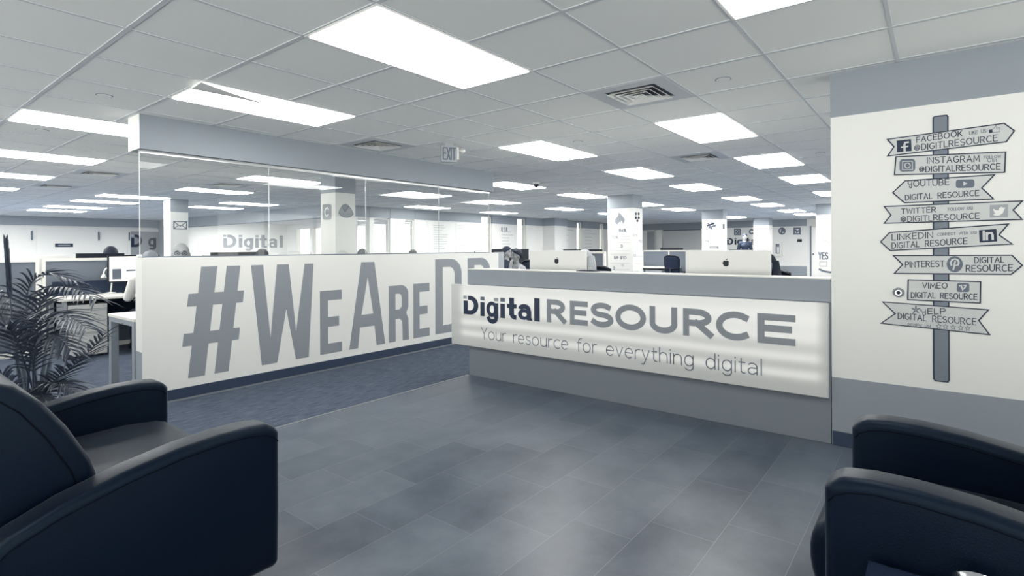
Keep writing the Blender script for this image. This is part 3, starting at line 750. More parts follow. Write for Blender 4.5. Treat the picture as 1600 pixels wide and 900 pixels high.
# ================================================================ RECEPTION DESK
t = thing('reception_desk', (XD, 2.15, 0), 'long grey reception desk with backlit sign panel joining the sign wall', 'reception desk')
desk = t
YD0, YD1 = YC + 0.004, 3.765
MB().box(XD, XD + 0.1, YD0, YD1, 0.0, 0.93).build('kick_panel', mat('desk_grey_laminate', rgb(128, 135, 144), 0.5), t, bevel=0.002)
MB().box(XD - 0.006, XD + 0.1, YD0, YD1, 0.931, 1.078).build('upper_fascia', M['grey'], t, bevel=0.002)
MB().box(XD - 0.01, XD + 0.16, YD0, YD1 + 0.006, 1.0785, 1.088).build('counter_cap', M['laminate'], t, bevel=0.002)
MB().box(XD + 0.1, XD + 0.85, YD0 + 0.2, YD1, 0.70, 0.735).build('worktop', M['laminate'], t, bevel=0.003)
MB().box(XD + 0.1, XD + 0.8, YD1 - 0.04, YD1, 0, 0.70).build('side_panel', M['grey'], t)
MB().box(XD + 0.1, XD + 0.8, 1.9, 1.94, 0, 0.70).build('side_panel', M['grey'], t)
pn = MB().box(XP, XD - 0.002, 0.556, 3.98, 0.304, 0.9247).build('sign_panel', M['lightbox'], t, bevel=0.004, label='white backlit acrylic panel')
MB().box(XP, XP + 0.036, 0.5545, 0.5558, 0.306, 0.92).build('panel_end', M['edge'], pn)
fp = Frame((XP, 0, 0), (0, -1, 0), (0, 0, 1))     # reading direction runs towards -Y
def FY(y): return -y
# 'Digital' : bold, with the dots of the i's as pale squares (pieces at slightly different depths where they meet)
bold = MB(); B0, B1, XH = .625, .815, .772
DEP = [0]
def bp(loops, mb=None):
    DEP[0] += 1
    (mb or bold).prism(loops, fp, 0.0005, 0.004 + 0.0003 * (DEP[0] % 4))
def rc(x0, x1, z0, z1): return [(x0, z0), (x1, z0), (x1, z1), (x0, z1)]
def br(pts, w, cap=True):
    DEP[0] += 1
    bold.ribbon(pts, w, fp, 0.004 + 0.0003 * (DEP[0] % 4), cap=cap)
def square(loop, mt):
    mb = MB(); bp(loop, mb); mb.build('letter_square', mt, pn)
dx0 = FY(3.80)
bp([(dx0, B0), (dx0 + .09, B0)] + arc(dx0 + .09, (B0 + B1) / 2, .108, (B1 - B0) / 2, -90, 90, 18) + [(dx0 + .06, B1), (dx0 + .06, B1 - .042), (dx0 + .085, B1 - .042)] + arc(dx0 + .085, (B0 + B1) / 2, .055, (B1 - B0) / 2 - .042, 90, -90, 14) + [(dx0 + .055, B0 + .042), (dx0 + .055, B1 - .052), (dx0, B1 - .052)])
square(rc(dx0 - .004, dx0 + .042, B1 - .033, B1), M['ink_pale'])
x = dx0 + .228
bp(rc(x, x + .052, B0 - .003, XH - .012)); square(rc(x, x + .052, B1 - .036, B1 - .001), M['ink_mid'])
gx = x + .078; gw = .15; gm = (B0 + .012 + XH - .012) / 2
bp([arc(gx + .07, gm, .07, .075, 0, 360, 24)[:-1], arc(gx + .073, gm, .03, .04, 0, 360, 18)[:-1]])
bp(rc(gx + gw - .052, gx + gw, B0 - .01, XH - .012))
br([(gx + gw - .026, B0 - .008)] + arc(gx + .078, B0 - .012, .048, .034, -5, -165, 10), .044)
square(rc(gx + gw - .052, gx + gw, B1 - .036, B1 - .004), M['ink_pale'])
x = gx + gw + .03
bp(rc(x, x + .054, B0 - .003, XH - .012)); square(rc(x, x + .054, B1 - .036, B1 + .002), M['ink_mid'])
x += .08
tx = x + .03
bp(rc(tx, tx + .055, B0 + .03, B1 + .008)); bp(rc(x, x + .115, XH - .048, XH - .008))
br([(tx + .0275, B0 + .05)] + arc(tx + .07, B0 + .045, .043, .03, 180, 265, 8) + [(tx + .085, B0 + .0145)], .044, False)
x += .135
br([(x + .025, XH - .05)] + arc(x + .075, XH - .052, .05, .03, 165, 10, 10) + [(x + .127, XH - .06), (x + .127, B0 + .012)], .046, False)
bp([arc(x + .068, B0 + .05, .068, .05, 0, 360, 20)[:-1], arc(x + .074, B0 + .05, .03, .02, 0, 360, 14)[:-1]])
bp(rc(x + .104, x + .152, B0 - .002, XH - .06)); bp(rc(x + .148, x + .162, B0 - .002, B0 + .02))
x += .188
bp(rc(x, x + .06, B0 - .003, B1 + .02))
bold.build('navy_lettering', M['navy'], pn, label='bold navy lettering')
re_ = MB()
xs = [(2.77, 2.565), (2.525, 2.345), (2.325, 2.105), (2.085, 1.815), (1.785, 1.56), (1.515, 1.29), (1.27, 1.03), (0.985, 0.745)]
for c, (a, b) in zip('RESOURCE', xs): text(re_, c, fp, FY(a), .625, a - b, .208, .047, d=.004)
re_.build('grey_lettering', M['vinyl'], pn, label='wide grey capital lettering')
TAG = 'Your resource for everqthing digital'        # q draws a plain y
adv = [G[c][0] for c in TAG]; kx = (3.565 - 0.955) / (sum(adv) + 0.2 * (len(TAG) - 1)); x = 0.0; word = ''
for c, a in zip(TAG + ' ', adv + [0]):
    if c == ' ':
        wd = sum(G[q][0] for q in word) + 0.2 * (len(word) - 1)
        text(MB(), word, fp, FY(3.565) + (x - wd - 0.2) * kx, .395, wd * kx, .118, .0075, 0.2, d=.003).build('tagline_word', M['ink_mid'], pn, label='thin grey word of the tagline')
        word = ''; x += a + 0.2
    else:
        word += c; x += a + 0.2

# ================================================================ SIGNPOST MURAL ON THE RIGHT WALL
fm = Frame((XR - 0.0015, 0, 0), (0, -1, 0), (0, 0, 1))
def wp(u, v):
    p = onX(u, v, XR); return (-p.y, p.z)
mural = thing('signpost_mural', (XR - 0.0015, 0, 0.53), 'hand-painted signpost with eight arrow boards on the white right wall', 'wall mural')
def stroke_text(s, u0, v0, u1, v1, cap, w, parent, mt='ink', dep=0.0026):
    a0, z0 = wp(u0, v0); a1, z1 = wp(u1, v1); c = wp(u0, v0 - cap)[1] - z0
    mb = MB(); sl_ = (z1 - z0) / (a1 - a0)
    adv = [G[q][0] for q in s]; gap = 0.26; kx = (a1 - a0) / (sum(adv) + gap * (len(s) - 1)); x = 0; word = ''
    for q, a in zip(s + ' ', adv + [0]):
        if q == ' ':
            wd = sum(G[k][0] for k in word) + gap * (len(word) - 1); xs_ = (x - wd - gap) * kx
            text(MB(), word, fm, a0 + xs_, z0 + sl_ * xs_, wd * kx, c, w, gap, dep, 0.04, sl_).build('hand_lettering', M[mt], parent)
            word = ''
        else: word += q
        x += a + gap
def outline(pts, parent, w=0.0065, dep=0.0022, mt='ink', name='outline'):
    MB().ribbon(pts + [pts[0]], w, fm, dep, closed=True).build(name, M[mt], parent)
pp = [wp(1458, 184), wp(1461, 182), wp(1479, 180), wp(1481, 182), wp(1483, 594), wp(1481, 597), wp(1462, 595), wp(1459, 592)]
post = MB().prism(pp[::-1], fm, 0, 0.001).build('post', M['post'], mural)
outline(pp, post, dep=0.0013)
def board(px, label):
    pts = [wp(*p) for p in px]
    b = MB().prism(pts[::-1], fm, 0.0002, 0.002).build('board', M['board'], mural, label=label)
    outline(pts, b); return b
def pix(px): return [wp(*p) for p in px]
def icon(parent, loops, mt, dep=0.0028, name='icon', z0=0.002):
    return MB().prism(loops, fm, z0, dep).build(name, M[mt], parent)
def rsq(u0, v0, u1, v1, r=0.2, tilt=0.0):
    """rounded square in pixels"""
    out = []; w = u1 - u0; h = v1 - v0; k = r * min(w, h)
    for cx, cy, a in ((u1 - k, v0 + k, -90), (u1 - k, v1 - k, 0), (u0 + k, v1 - k, 90), (u0 + k, v0 + k, 180)):
        for i in range(5):
            t = math.radians(a + 22.5 * i); x = cx + k * math.cos(t); y = cy + k * math.sin(t)
            out.append((x, y + tilt * (x - u0)))
    return pix(out)[::-1]
def line(parent, px, w, mt, dep=0.0031, closed=False, name='icon_line'):
    return MB().ribbon(pix(px), w, fm, dep, closed=closed).build(name, M[mt], parent)
TW = 0.0042
b = board([(1386.7, 217.8), (1568.9, 192.9), (1584.9, 204.4), (1572.2, 221.6), (1387.1, 243.8), (1397.1, 229.3)], 'top board with right arrow tip')
stroke_text('FACEBOOK', 1431.5, 223.5, 1504, 213, 9.5, TW, b)
stroke_text('@DIGITLRESOURCE', 1428, 236.5, 1559, 221, 10, TW, b)
stroke_text('LIKE US!', 1514, 211, 1543, 207, 5.8, 0.0028, b, 'ink_mid')
icon(b, pix([(1401, 220), (1423.5, 217.5), (1424.5, 236), (1401.8, 238)])[::-1], 'ink')
line(b, [(1413.5, 236.5), (1413.2, 226.5), (1414.2, 223.2), (1418.5, 222.5)], 0.011, 'board'); line(b, [(1409, 230.3), (1418, 229)], 0.008, 'board', 0.0034)
icon(b, pix([(1545, 203), (1550, 202.3), (1550.5, 207.5), (1545.5, 208.2)])[::-1], 'ink')
line(b, [(1551, 207), (1551, 202), (1554.5, 199), (1555, 196.5), (1557.3, 197), (1556.8, 200.3), (1562.5, 199.8), (1562, 206)], 0.0026, 'ink_mid', closed=True)
b = board([(1400, 245.1), (1571.1, 237.6), (1569.6, 269.3), (1397.8, 273.1)], 'plain rectangular board')
stroke_text('INSTAGRAM', 1448, 256.2, 1531, 252.8, 10.5, TW, b)
stroke_text('@DIGITALRESOURCE', 1435.6, 269.6, 1563.3, 265.7, 9.6, TW, b)
stroke_text('FOLLOW', 1537, 248.5, 1564, 247, 4.8, 0.0026, b, 'ink_mid'); stroke_text('US!', 1543, 253.6, 1557, 252.8, 4.6, 0.0026, b, 'ink_mid')
icon(b, rsq(1405.5, 249, 1430, 268.5, .25, -.03), 'ink_mid')
line(b, [(p[0], p[1]) for p in [(1410.5 + 0, 252.5), (1425.5, 252), (1425.8, 265), (1410.3, 265.4)]], 0.004, 'board', closed=True)
MB().ribbon(pix([(1418 + 4.2 * math.cos(math.radians(a)), 258.7 + 4 * math.sin(math.radians(a))) for a in range(0, 360, 24)]), 0.0045, fm, 0.0033, closed=True).build('icon_ring', M['board'], b)
b = board([(1395.1, 301.1), (1414.4, 282.7), (1553.8, 273.1), (1534, 293.8), (1552.4, 310.9), (1413.3, 316.7)], 'board with left arrow tip and play symbol')
stroke_text('yOUTUBE', 1418.2, 292.5, 1483.3, 289.6, 10, TW, b)
stroke_text('DIGITAL RESOURCE', 1414, 313.3, 1530, 306, 9, TW, b)
icon(b, rsq(1493.5, 281, 1522.5, 294, .3, -.03), 'ink_mid'); icon(b, pix([(1505, 283.5), (1511.5, 286.8), (1505.2, 290.5)])[::-1], 'board', 0.0034)
b = board([(1381.8, 322.7), (1597.3, 314), (1582.9, 328.2), (1596.9, 342.9), (1381.8, 348.9), (1392.2, 336.2)], 'widest board with notched ends')
stroke_text('TWITTER', 1407.8, 334.4, 1462.7, 332, 8.8, TW, b); stroke_text('FOLLOW US!', 1481, 329.5, 1520, 328, 5, 0.0026, b, 'ink_mid')
stroke_text('@DIGITLRESOURCE', 1406.7, 347, 1530.7, 342.4, 9.2, TW, b)
icon(b, pix([(1546.5, 320.5), (1575, 319), (1575, 339), (1546.5, 340)])[::-1], 'ink_pale')
icon(b, pix([(1551.5, 326), (1556, 328.3), (1560, 328.6), (1561, 325), (1564.5, 323.3), (1568, 324.6), (1571, 324), (1569, 327), (1567, 333), (1561.5, 336.8), (1555, 337), (1551, 335.3), (1556, 334), (1552.5, 331.5), (1554, 331), (1551.3, 328.5)])[::-1], 'white', 0.0034)
b = board([(1376.2, 378), (1390.2, 363.3), (1575.4, 350), (1560.8, 367.1), (1581.6, 381.4), (1391.1, 391.4)], 'board with left arrow tip and dark square')
stroke_text('LINKEDIN', 1393.3, 376, 1458, 372, 10, TW, b); stroke_text('CONNECT WITH US!', 1464.3, 368.8, 1526, 365.6, 4.6, 0.0024, b, 'ink_mid')
stroke_text('DIGITAL RESOURCE', 1393.3, 389, 1511.6, 381.3, 9.6, TW, b)
icon(b, pix([(1529.5, 359.6), (1556.7, 357.8), (1558, 377.4), (1530.6, 379)])[::-1], 'ink')
line(b, [(1537, 364.6), (1537.2, 374.5)], 0.010, 'board'); line(b, [(1537, 361.6), (1537.05, 362.4)], 0.010, 'board', 0.0034)
line(b, [(1542, 374.2), (1541.8, 364.2)], 0.010, 'board'); line(b, [(1542.2, 366.5), (1545, 364.4), (1549, 364.2), (1550.8, 367), (1551, 373.8)], 0.010, 'board', 0.0035)
b = board([(1396.4, 399.5), (1581, 398.8), (1597.2, 414.7), (1579.8, 428.7), (1397.4, 427.2), (1410.4, 413.5)], 'board with right arrow tip and round symbol')
stroke_text('PINTEREST', 1414.2, 418.4, 1476, 417, 9.8, TW, b); stroke_text('DIGITAL', 1522, 411.6, 1569.2, 411, 9.8, TW, b); stroke_text('RESOURCE', 1508.8, 424.8, 1582.6, 424, 10.6, TW, b)
icon(b, pix([(1491.7 + 12.6 * math.cos(math.radians(a)), 412.8 + 12.6 * math.sin(math.radians(a))) for a in range(0, 360, 15)])[::-1], 'ink_mid')
line(b, [(1486.5, 414.5), (1485.3, 410.5), (1487.5, 406.2), (1492, 404.6), (1496.6, 406.3), (1498.2, 410.2), (1496.5, 414.3), (1493, 415)], 0.008, 'board'); line(b, [(1492.3, 409), (1489.6, 421)], 0.008, 'board', 0.0034)
b = board([(1419.1, 437.1), (1532.1, 440.2), (1531.5, 473.5), (1418.5, 468.2)], 'smallest board, plain rectangle')
stroke_text('VIMEO', 1441, 451, 1480.8, 450.6, 9.2, TW, b); stroke_text('DIGITAL RESOURCE', 1423.2, 465.2, 1527.2, 468.6, 9.2, TW, b)
icon(b, rsq(1495, 442, 1514.5, 456, .22, .02), 'ink_mid'); line(b, [(1499.5, 446.5), (1502, 446), (1504, 452.5), (1508, 449), (1508.8, 445.8), (1506, 446)], 0.0065, 'board')
b = board([(1379.3, 471.7), (1544.3, 484.1), (1529.3, 500.6), (1546.1, 522.7), (1376.8, 505), (1398.9, 490)], 'lowest board with notched ends and stars')
stroke_text('yELP', 1438.4, 491.3, 1477.7, 491, 9.2, TW, b); stroke_text('DIGITAL RESOURCE', 1402.6, 498.3, 1525.6, 508.3, 10, TW, b); stroke_text('REVIEW US!', 1418.2, 510, 1454, 512, 5, 0.0026, b, 'ink_mid')
for a in (90, 20, -50, 160, 230):
    c, s_ = math.cos(math.radians(a)), math.sin(math.radians(a)); line(b, [(1431 + 2 * c, 484 - 2 * s_), (1431 + 5.5 * c, 484 - 5.5 * s_)], 0.007, 'ink_mid', name='burst_ray')
for cu, cv in ((343, 545), (377, 547), (415, 550), (453, 553), (488, 556)):
    u, v = 1360 + cu / 3.2125, 340 + cv / 3.2125
    line(b, [(u + (4.2 if k % 2 == 0 else 1.9) * math.sin(math.pi * k / 5), v - (4.2 if k % 2 == 0 else 1.9) * math.cos(math.pi * k / 5)) for k in range(10)], 0.0026, 'ink_mid', closed=True, name='star')
p = onX(1404, 457, XR)
t = thing('wall_fitting', p, 'round silver metal fitting on the wall left of the lower signpost boards', 'wall fitting')
k = Frame(p, (0, -1, 0), (0, 0, 1))
def disc(r0, d0, r1, d1, n=28):
    return MB().add([k.p(r0 * math.cos(2 * math.pi * i / n), r0 * math.sin(2 * math.pi * i / n), d0) for i in range(n)] + [k.p(r1 * math.cos(2 * math.pi * i / n), r1 * math.sin(2 * math.pi * i / n), d1) for i in range(n)],
                    [(i, (i + 1) % n, n + (i + 1) % n, n + i) for i in range(n)] + [tuple(range(n, 2 * n))])
disc(.03, 0, .027, .006).build('base_plate', M['vinyl'], t); disc(.019, .006, .017, .022).build('ring', M['chrome'], t); disc(.011, .022, .009, .024).build('socket', M['black'], t)

# ================================================================ LEATHER ARMCHAIRS
def armchair(org, fwd, side, inner, label, bulge=0.0, depth=0.86):
    """org = floor point under the outer front corner of the first arm; fwd = facing; side = towards the other arm; inner = clear width between arms"""
    org = Vector(org); fwd = Vector(fwd); side = Vector(side); at_ = 0.13; W = inner + 2 * at_
    t = thing('armchair', org + side * (W / 2) - fwd * (depth / 2), label, 'armchair', 'black leather armchairs')
    back = -fwd
    prof = [(0.004, .07), (0, .3), (0, .585), (.012, .611), (.05, .627), (.12, .635), (.22, .634), (.35, .622), (.5, .595), (.66, .552), (.78, .502), (depth - .02, .45), (depth, .40), (depth, .07)]
    def loft(poly, w0, w1):
        # side profile pushed along the width; frame = (back, up), normal = width direction
        fr = Frame(org, back, (0, 0, 1)); sgn = 1 if fr.n.dot(side) > 0 else -1
        mb = MB(); a, b = sorted((w0 * sgn, w1 * sgn))
        pl = poly if sum(poly[i][0] * poly[(i + 1) % len(poly)][1] - poly[(i + 1) % len(poly)][0] * poly[i][1] for i in range(len(poly))) > 0 else poly[::-1]
        vs = [fr.p(x, z, b) for x, z in pl] + [fr.p(x, z, a) for x, z in pl]; n = len(pl)
        mb.add(vs, [tuple(range(n)), tuple(range(n, 2 * n))[::-1]] + [(i, i + n, (i + 1) % n + n, (i + 1) % n) for i in range(n)])
        return mb
    top = [(x, z) for x, z in prof if z > .44]
    for w0, w1, outw in ((0, at_, 0), (W - at_, W, W)):
        a = loft(prof, w0, w1).build('arm', M['leather'], t, bevel=0.028, seg=5, smooth=True)
        for w, e in ((w0, -1), (w1, 1)):
            fr = [org + back * x + side * (w + e * 0.0012) + Vector((0, 0, z)) for x, z in [(.012, .555), (.028, .575), (.06, .59)] + [(x, z - .034) for x, z in prof[5:12]]]
            MB().tube(fr, 0.0022, 6).build('stitched_seam', M['stitch'], a, smooth=True)
    x0 = -bulge
    seat = [(x0 + .02, .2), (x0 + .004, .225), (x0 - .006, .26), (x0 - .012, .3), (x0 - .012, .34), (x0 - .006, .375), (x0 + .008, .405), (x0 + .03, .427), (x0 + .07, .441), (.2, .452), (.45, .445), (.6, .43), (.62, .2)]
    loft(seat, at_ + .004, W - at_ - .004).build('seat_cushion', M['leather'], t, bevel=0.03, seg=5, smooth=True)
    bk = [(.50, .40), (.525, .5), (.56, .62), (.62, .74), (.68, .83), (.745, .895), (.80, .915), (.85, .895), (.865, .82), (depth + .012, .1), (depth - .1, .1), (depth - .2, .38)]
    b = loft(bk, at_ + .003, W - at_ - .003).build('backrest', M['leather'], t, bevel=0.035, seg=5, smooth=True)
    for w, e in ((at_ + .003, -1), (W - at_ - .003, 1)):
        MB().tube([org + back * (x + .055) + side * (w + e * .0012) + Vector((0, 0, z - .015)) for x, z in bk[1:6]], 0.0025, 6).build('stitched_seam', M['stitch'], b, smooth=True)
    loft([(.03, .075), (.03, .2), (depth - .03, .2), (depth - .03, .075)], at_, W - at_).build('base_frame', M['leather'], t)
    for x in (.07, depth - .07):
        for w in (.065, W - .065):
            p = org + back * x + side * w
            MB().lathe([(.018, 0), (.024, .07)], p, 14).build('leg', M['metal_grey'], t)
    return t
armchair((1.085, 2.0, 0), (1, 0, 0), (0, 1, 0), 0.97, 'wide black leather armchair in the left foreground')
armchair((1.8, 0.262, 0), (0, 1, 0), (1, 0, 0), 0.53, 'black leather armchair at the right edge below the signpost mural', bulge=0.05)

# low dark side table with a glass dish
t = thing('side_table', (1.48, -0.15, 0), 'low dark side table at the bottom right corner', 'side table')
MB().box(1.19, 1.77, -0.45, 0.15, 0.405, 0.43).build('table_top', M['gloss_dark'], t, bevel=0.002)
for x in (1.22, 1.74):
    for y in (-0.42, 0.12): MB().box(x - .015, x + .015, y - .015, y + .015, 0, 0.405).build('leg', M['black'], t)
p = onz(1531, 912, 0.49); p.z = 0.431
if p.x > 1.69: p *= 1.0
t = thing('glass_dish', (p.x, p.y, 0.431), 'ribbed glass dish standing on the low dark side table', 'dish')
MB().lathe([(.03, 0), (.032, .01), (.044, .04), (.052, .06), (.049, .06), (.041, .04), (.028, .014)], (p.x, p.y, .431), 24).build('dish_body', M['chrome'], t, smooth=True)

# ================================================================ PALM
PB = Vector((0.78, 4.35, 0))
palm = thing('potted_palm', PB, 'feathery potted palm behind the left leather armchair', 'palm')
MB().lathe([(.13, 0), (.17, .28), (.185, .30), (.175, .30), (.165, .27)], PB, 28).build('pot', M['pot'], palm, smooth=True)
MB().lathe([(.16, .25), (.165, .268)], PB, 24).build('soil', M['soil'], palm)
def bez(P, n):
    out = []
    for i in range(n + 1):
        t_ = i / n; Q = [Vector(p) for p in P]
        while len(Q) > 1: Q = [Q[k].lerp(Q[k + 1], t_) for k in range(len(Q) - 1)]
        out.append(Q[0])
    return out
def frond(P, leaf=0.26, n=26, start=0.28, spread=1.0, droop=0.35, name='frond'):
    pts = bez(P, 30); mb = MB(); mb.tube(pts, [0.0075 - 0.006 * i / 30 for i in range(31)], 6)
    for k in range(n):
        f = start + (1 - start) * (k + 0.5) / n; i = min(29, int(f * 30)); p = pts[i].lerp(pts[i + 1], f * 30 - i)
        tan = (pts[i + 1] - pts[i]).normalized()
        sd = tan.cross(Vector((0, 0, 1)))
        sd = sd.normalized() if sd.length > .1 else Vector((1, 0, 0))
        up = sd.cross(tan).normalized()
        prof = math.sin(math.pi * min(1, 0.18 + 0.82 * (k + 1) / n)) ** 0.6 if k < n - 1 else .5
        L = leaf * (0.35 + 0.65 * prof) * random.uniform(.88, 1.1)
        for sg in (-1, 1):
            d = (tan * random.uniform(.75, .95) + sd * sg * spread * random.uniform(.75, 1) + up * random.uniform(.05, .3)).normalized()
            w = 0.0085; a = p; seg = []
            for q in range(5):
                s_ = q / 4; c = a + d * (L * s_) + Vector((0, 0, -droop * L * s_ * s_))
                ww = w * (1 - s_) ** .6 * (0.55 + 1.2 * s_ if s_ < .4 else 1) + .0006
                nrm = d.cross(up).normalized()
                seg.append((c - nrm * ww + up * ww * .45, c, c + nrm * ww + up * ww * .45))
            vs = [v for s3 in seg for v in s3]
            fs = []
            for q in range(4):
                o_ = q * 3; fs += [(o_, o_ + 1, o_ + 4, o_ + 3), (o_ + 1, o_ + 2, o_ + 5, o_ + 4)]
            mb.add(vs, fs)
    mb.build(name, M['leaf'], palm)
base = PB + Vector((0, 0, .27))
def fr_px(pts, dep, **k):
    P = [base + Vector((random.uniform(-.05, .05), random.uniform(-.05, .05), 0))] + [atd(u, v, d) for (u, v), d in zip(pts, dep)]
    frond(P, **k)
fr_px([(28, 480), (70, 410), (152, 470)], [3.2, 3.2, 3.1], leaf=.2)
fr_px([(45, 500), (70, 455), (138, 515)], [3.1, 3.0, 2.9], leaf=.22)
fr_px([(30, 470), (20, 400), (118, 440)], [3.3, 3.3, 3.35], leaf=.22)
fr_px([(38, 560), (60, 480), (110, 548)], [3.0, 2.95, 2.9], leaf=.2)
fr_px([(55, 600), (110, 590), (163, 522)], [3.1, 3.1, 3.1], leaf=.2, droop=.15)
fr_px([(50, 620), (90, 560), (128, 632)], [3.05, 3.0, 3.0], leaf=.18)
fr_px([(40, 630), (75, 575), (72, 668)], [3.0, 2.95, 2.9], leaf=.2)
fr_px([(15, 520), (0, 440), (-60, 470)], [3.2, 3.2, 3.2], leaf=.24)
fr_px([(25, 540), (20, 450), (-30, 560)], [3.0, 2.95, 2.9], leaf=.24)
fr_px([(10, 600), (0, 540), (-70, 600)], [3.1, 3.0, 3.0], leaf=.22)
fr_px([(20, 540), (14, 450), (9, 380)], [3.2, 3.2, 3.2], leaf=.1, spread=.12, droop=0, start=.62, n=16, name='spear_leaf')
for k in range(5):
    a = 1.3 * k; q = PB + Vector((.05 * math.cos(a), .05 * math.sin(a), .265))
    MB().tube([q, q + Vector((.01 * math.cos(a), .01 * math.sin(a), .22)), q + Vector((.05 * math.cos(a), .04 * math.sin(a), .45))], [.016, .013, .009], 8).build('stem', M['stem'], palm, smooth=True)

# narrow white console table behind the end of the half wall
t = thing('console_table', (1.83, 5.63, 0), 'white topped table with grey legs behind the end of the half wall', 'table')
MB().box(1.59, 2.07, 5.30, 5.97, 0.69, 0.716).build('table_top', M['laminate'], t, bevel=0.003)
MB().box(1.595, 2.065, 5.305, 5.965, 0.648, 0.689).build('apron', M['grey'], t)
for x in (1.595, 2.005):
    for y in (5.305, 5.905): MB().box(x, x + .06, y, y + .06, 0, 0.648).build('leg', M['grey'], t, bevel=0.003)

# ================================================================ PEOPLE
import numpy as np
def evaluated(o):
    """mesh of an object with its modifiers applied, as arrays; the helper object is removed again"""
    dg = bpy.context.evaluated_depsgraph_get(); dg.update()
    me = bpy.data.meshes.new_from_object(o.evaluated_get(dg))
    vs = np.empty(len(me.vertices) * 3); me.vertices.foreach_get('co', vs)
    fs = [tuple(p.vertices) for p in me.polygons]
    old = o.data; bpy.data.objects.remove(o); bpy.data.meshes.remove(old)
    return vs.reshape(-1, 3), fs, me
def person(loc, yaw, label, hair='hair_dark', shirt='shirt_dark', style='short', seated=True, s=1.0, hand_up=False, glasses=False, voxel=.008):
    loc = Vector(loc)
    t = thing('person', loc, label, 'person')
    ca, sa = math.cos(yaw), math.sin(yaw)
    def P(x, y, z): return (s * (x * ca - y * sa), s * (x * sa + y * ca), s * z)
    V = []; E = []
    def add(p, r, to=None, kind=None):
        V.append((P(*p), r * s))
        if to is not None: E.append((to, len(V) - 1, kind))
        return len(V) - 1
    hz = .55 if seated else .97
    T, L, K = 'shirt', 'trousers', 'skin'
    hip = add((0, 0, hz), .125); wa = add((0, 0, hz + .17), .118, hip, T); ch = add((.02, 0, hz + .35), .128, wa, T); sh = add((0, 0, hz + .45), .095, ch, T)
    nk = add((.012, 0, hz + .54), .054, sh, K); add((.03, 0, hz + .64), .05, nk, K)
    for sg in (-1, 1):
        s1 = add((0, sg * .17, hz + .43), .066, sh, T)
        if hand_up and sg == 1:
            el = add((.25, .21, hz + .22), .05, s1, T); wr = add((.2, .08, hz + .44), .034, el, T); pp_ = (.16, .05, hz + .53); fd = (-.02, -.012, .06)
        elif seated:
            el = add((.1, sg * .23, hz + .2), .05, s1, T); wr = add((.35, sg * .17, hz + .21), .034, el, T); pp_ = (.43, sg * .155, hz + .215); fd = (.06, -.006 * sg, -.015)
        else:
            el = add((-.03, sg * .23, hz + .15), .05, s1, T); wr = add((.05, sg * .22, hz - .08), .034, el, T); pp_ = (.07, sg * .21, hz - .16); fd = (.015, 0, -.06)
        pa = add(pp_, .033, wr, K)
        for k in range(4):
            o_ = (k - 1.5) * .0185; ln = (.8, 1, .95, .75)[k]
            f1 = add((pp_[0] + fd[0] * .75, pp_[1] + o_ + fd[1], pp_[2] + fd[2] * .75), .0105, pa, K)
            add((pp_[0] + fd[0] * (.75 + ln * .65), pp_[1] + o_ + fd[1], pp_[2] + fd[2] * (.75 + ln * .65) - .012), .0095, f1, K)
        th = add((pp_[0] + fd[0] * .2, pp_[1] - sg * .036, pp_[2] + fd[2] * .3), .0115, pa, K)
        add((pp_[0] + fd[0] * .85, pp_[1] - sg * .046, pp_[2] + fd[2] * .8), .0105, th, K)
        lg = add((.02, sg * .09, hz - .03), .095, hip, L)
        if seated:
            kn = add((.45, sg * .11, .5), .07, lg, L); an = add((.43, sg * .11, .1), .045, kn, L); add((.56, sg * .12, .05), .042, an, 'shoe')
        else:
            kn = add((.04, sg * .1, .5), .066, lg, L); an = add((-.02, sg * .1, .1), .045, kn, L); add((.12, sg * .11, .05), .042, an, 'shoe')
    # limbs as tapered rods with round joints; they are fused below into one continuous surface
    hb = MB()
    for i, j, k in E:
        p0, p1 = Vector(V[i][0]), Vector(V[j][0]); r0, r1 = V[i][1] * .9, V[j][1] * .9
        hb.tube([p0.lerp(p1, q_ / 4) for q_ in range(5)], [r0 + (r1 - r0) * q_ / 4 for q_ in range(5)], 14)
    for p, r in V: hb.ball(p, r * .9, 14, 10)
    for sg in (-1, 1):
        for x_, y_, z_, r_ in ((0, .05, .0, .1), (.005, .035, .17, .095), (.015, .06, .34, .1), (0, .08, .43, .075)): hb.ball(P(x_, sg * y_, hz + z_), r_ * s, 14, 10)
    # head, face and ears join the body as one surface
    Q = lambda x, y, z: P(x, y, hz + z)
    def ball(c, r, n=18, m_=12):
        k = MB().ball((0, 0, 0), r, n, m_)
        hb.add([Q(c[0] + p.x, c[1] + p.y, c[2] + p.z) for p in k.v], k.f)
    ball((.012, 0, .695), (.098, .079, .1)); ball((.045, 0, .65), (.066, .061, .088)); ball((.078, 0, .588), (.032, .036, .026)); ball((.03, 0, .62), (.06, .055, .06))
    ball((.116, 0, .655), (.018, .014, .016)); ball((.106, 0, .675), (.012, .01, .03)); ball((.1, 0, .705), (.014, .045, .012))
    ball((.1, 0, .622), (.016, .024, .007)); ball((.099, 0, .613), (.015, .021, .007))
    for sg in (-1, 1): ball((.012, sg * .08, .66), (.018, .011, .032)); ball((.07, sg * .045, .64), (.03, .022, .026))
    vs = [tuple(p) for p in hb.v]; fs = hb.f
    me = bpy.data.meshes.new('rig'); me.from_pydata(vs, [], fs)
    bm = bmesh.new(); bm.from_mesh(me); bmesh.ops.recalc_face_normals(bm, faces=bm.faces[:]); bm.to_mesh(me); bm.free()
    o = bpy.data.objects.new('rig', me); COL.objects.link(o)
    rm = o.modifiers.new('fuse', 'REMESH'); rm.mode = 'VOXEL'; rm.voxel_size = voxel; rm.use_smooth_shade = True
    sm_ = o.modifiers.new('smooth', 'SMOOTH'); sm_.factor = .5; sm_.iterations = 4
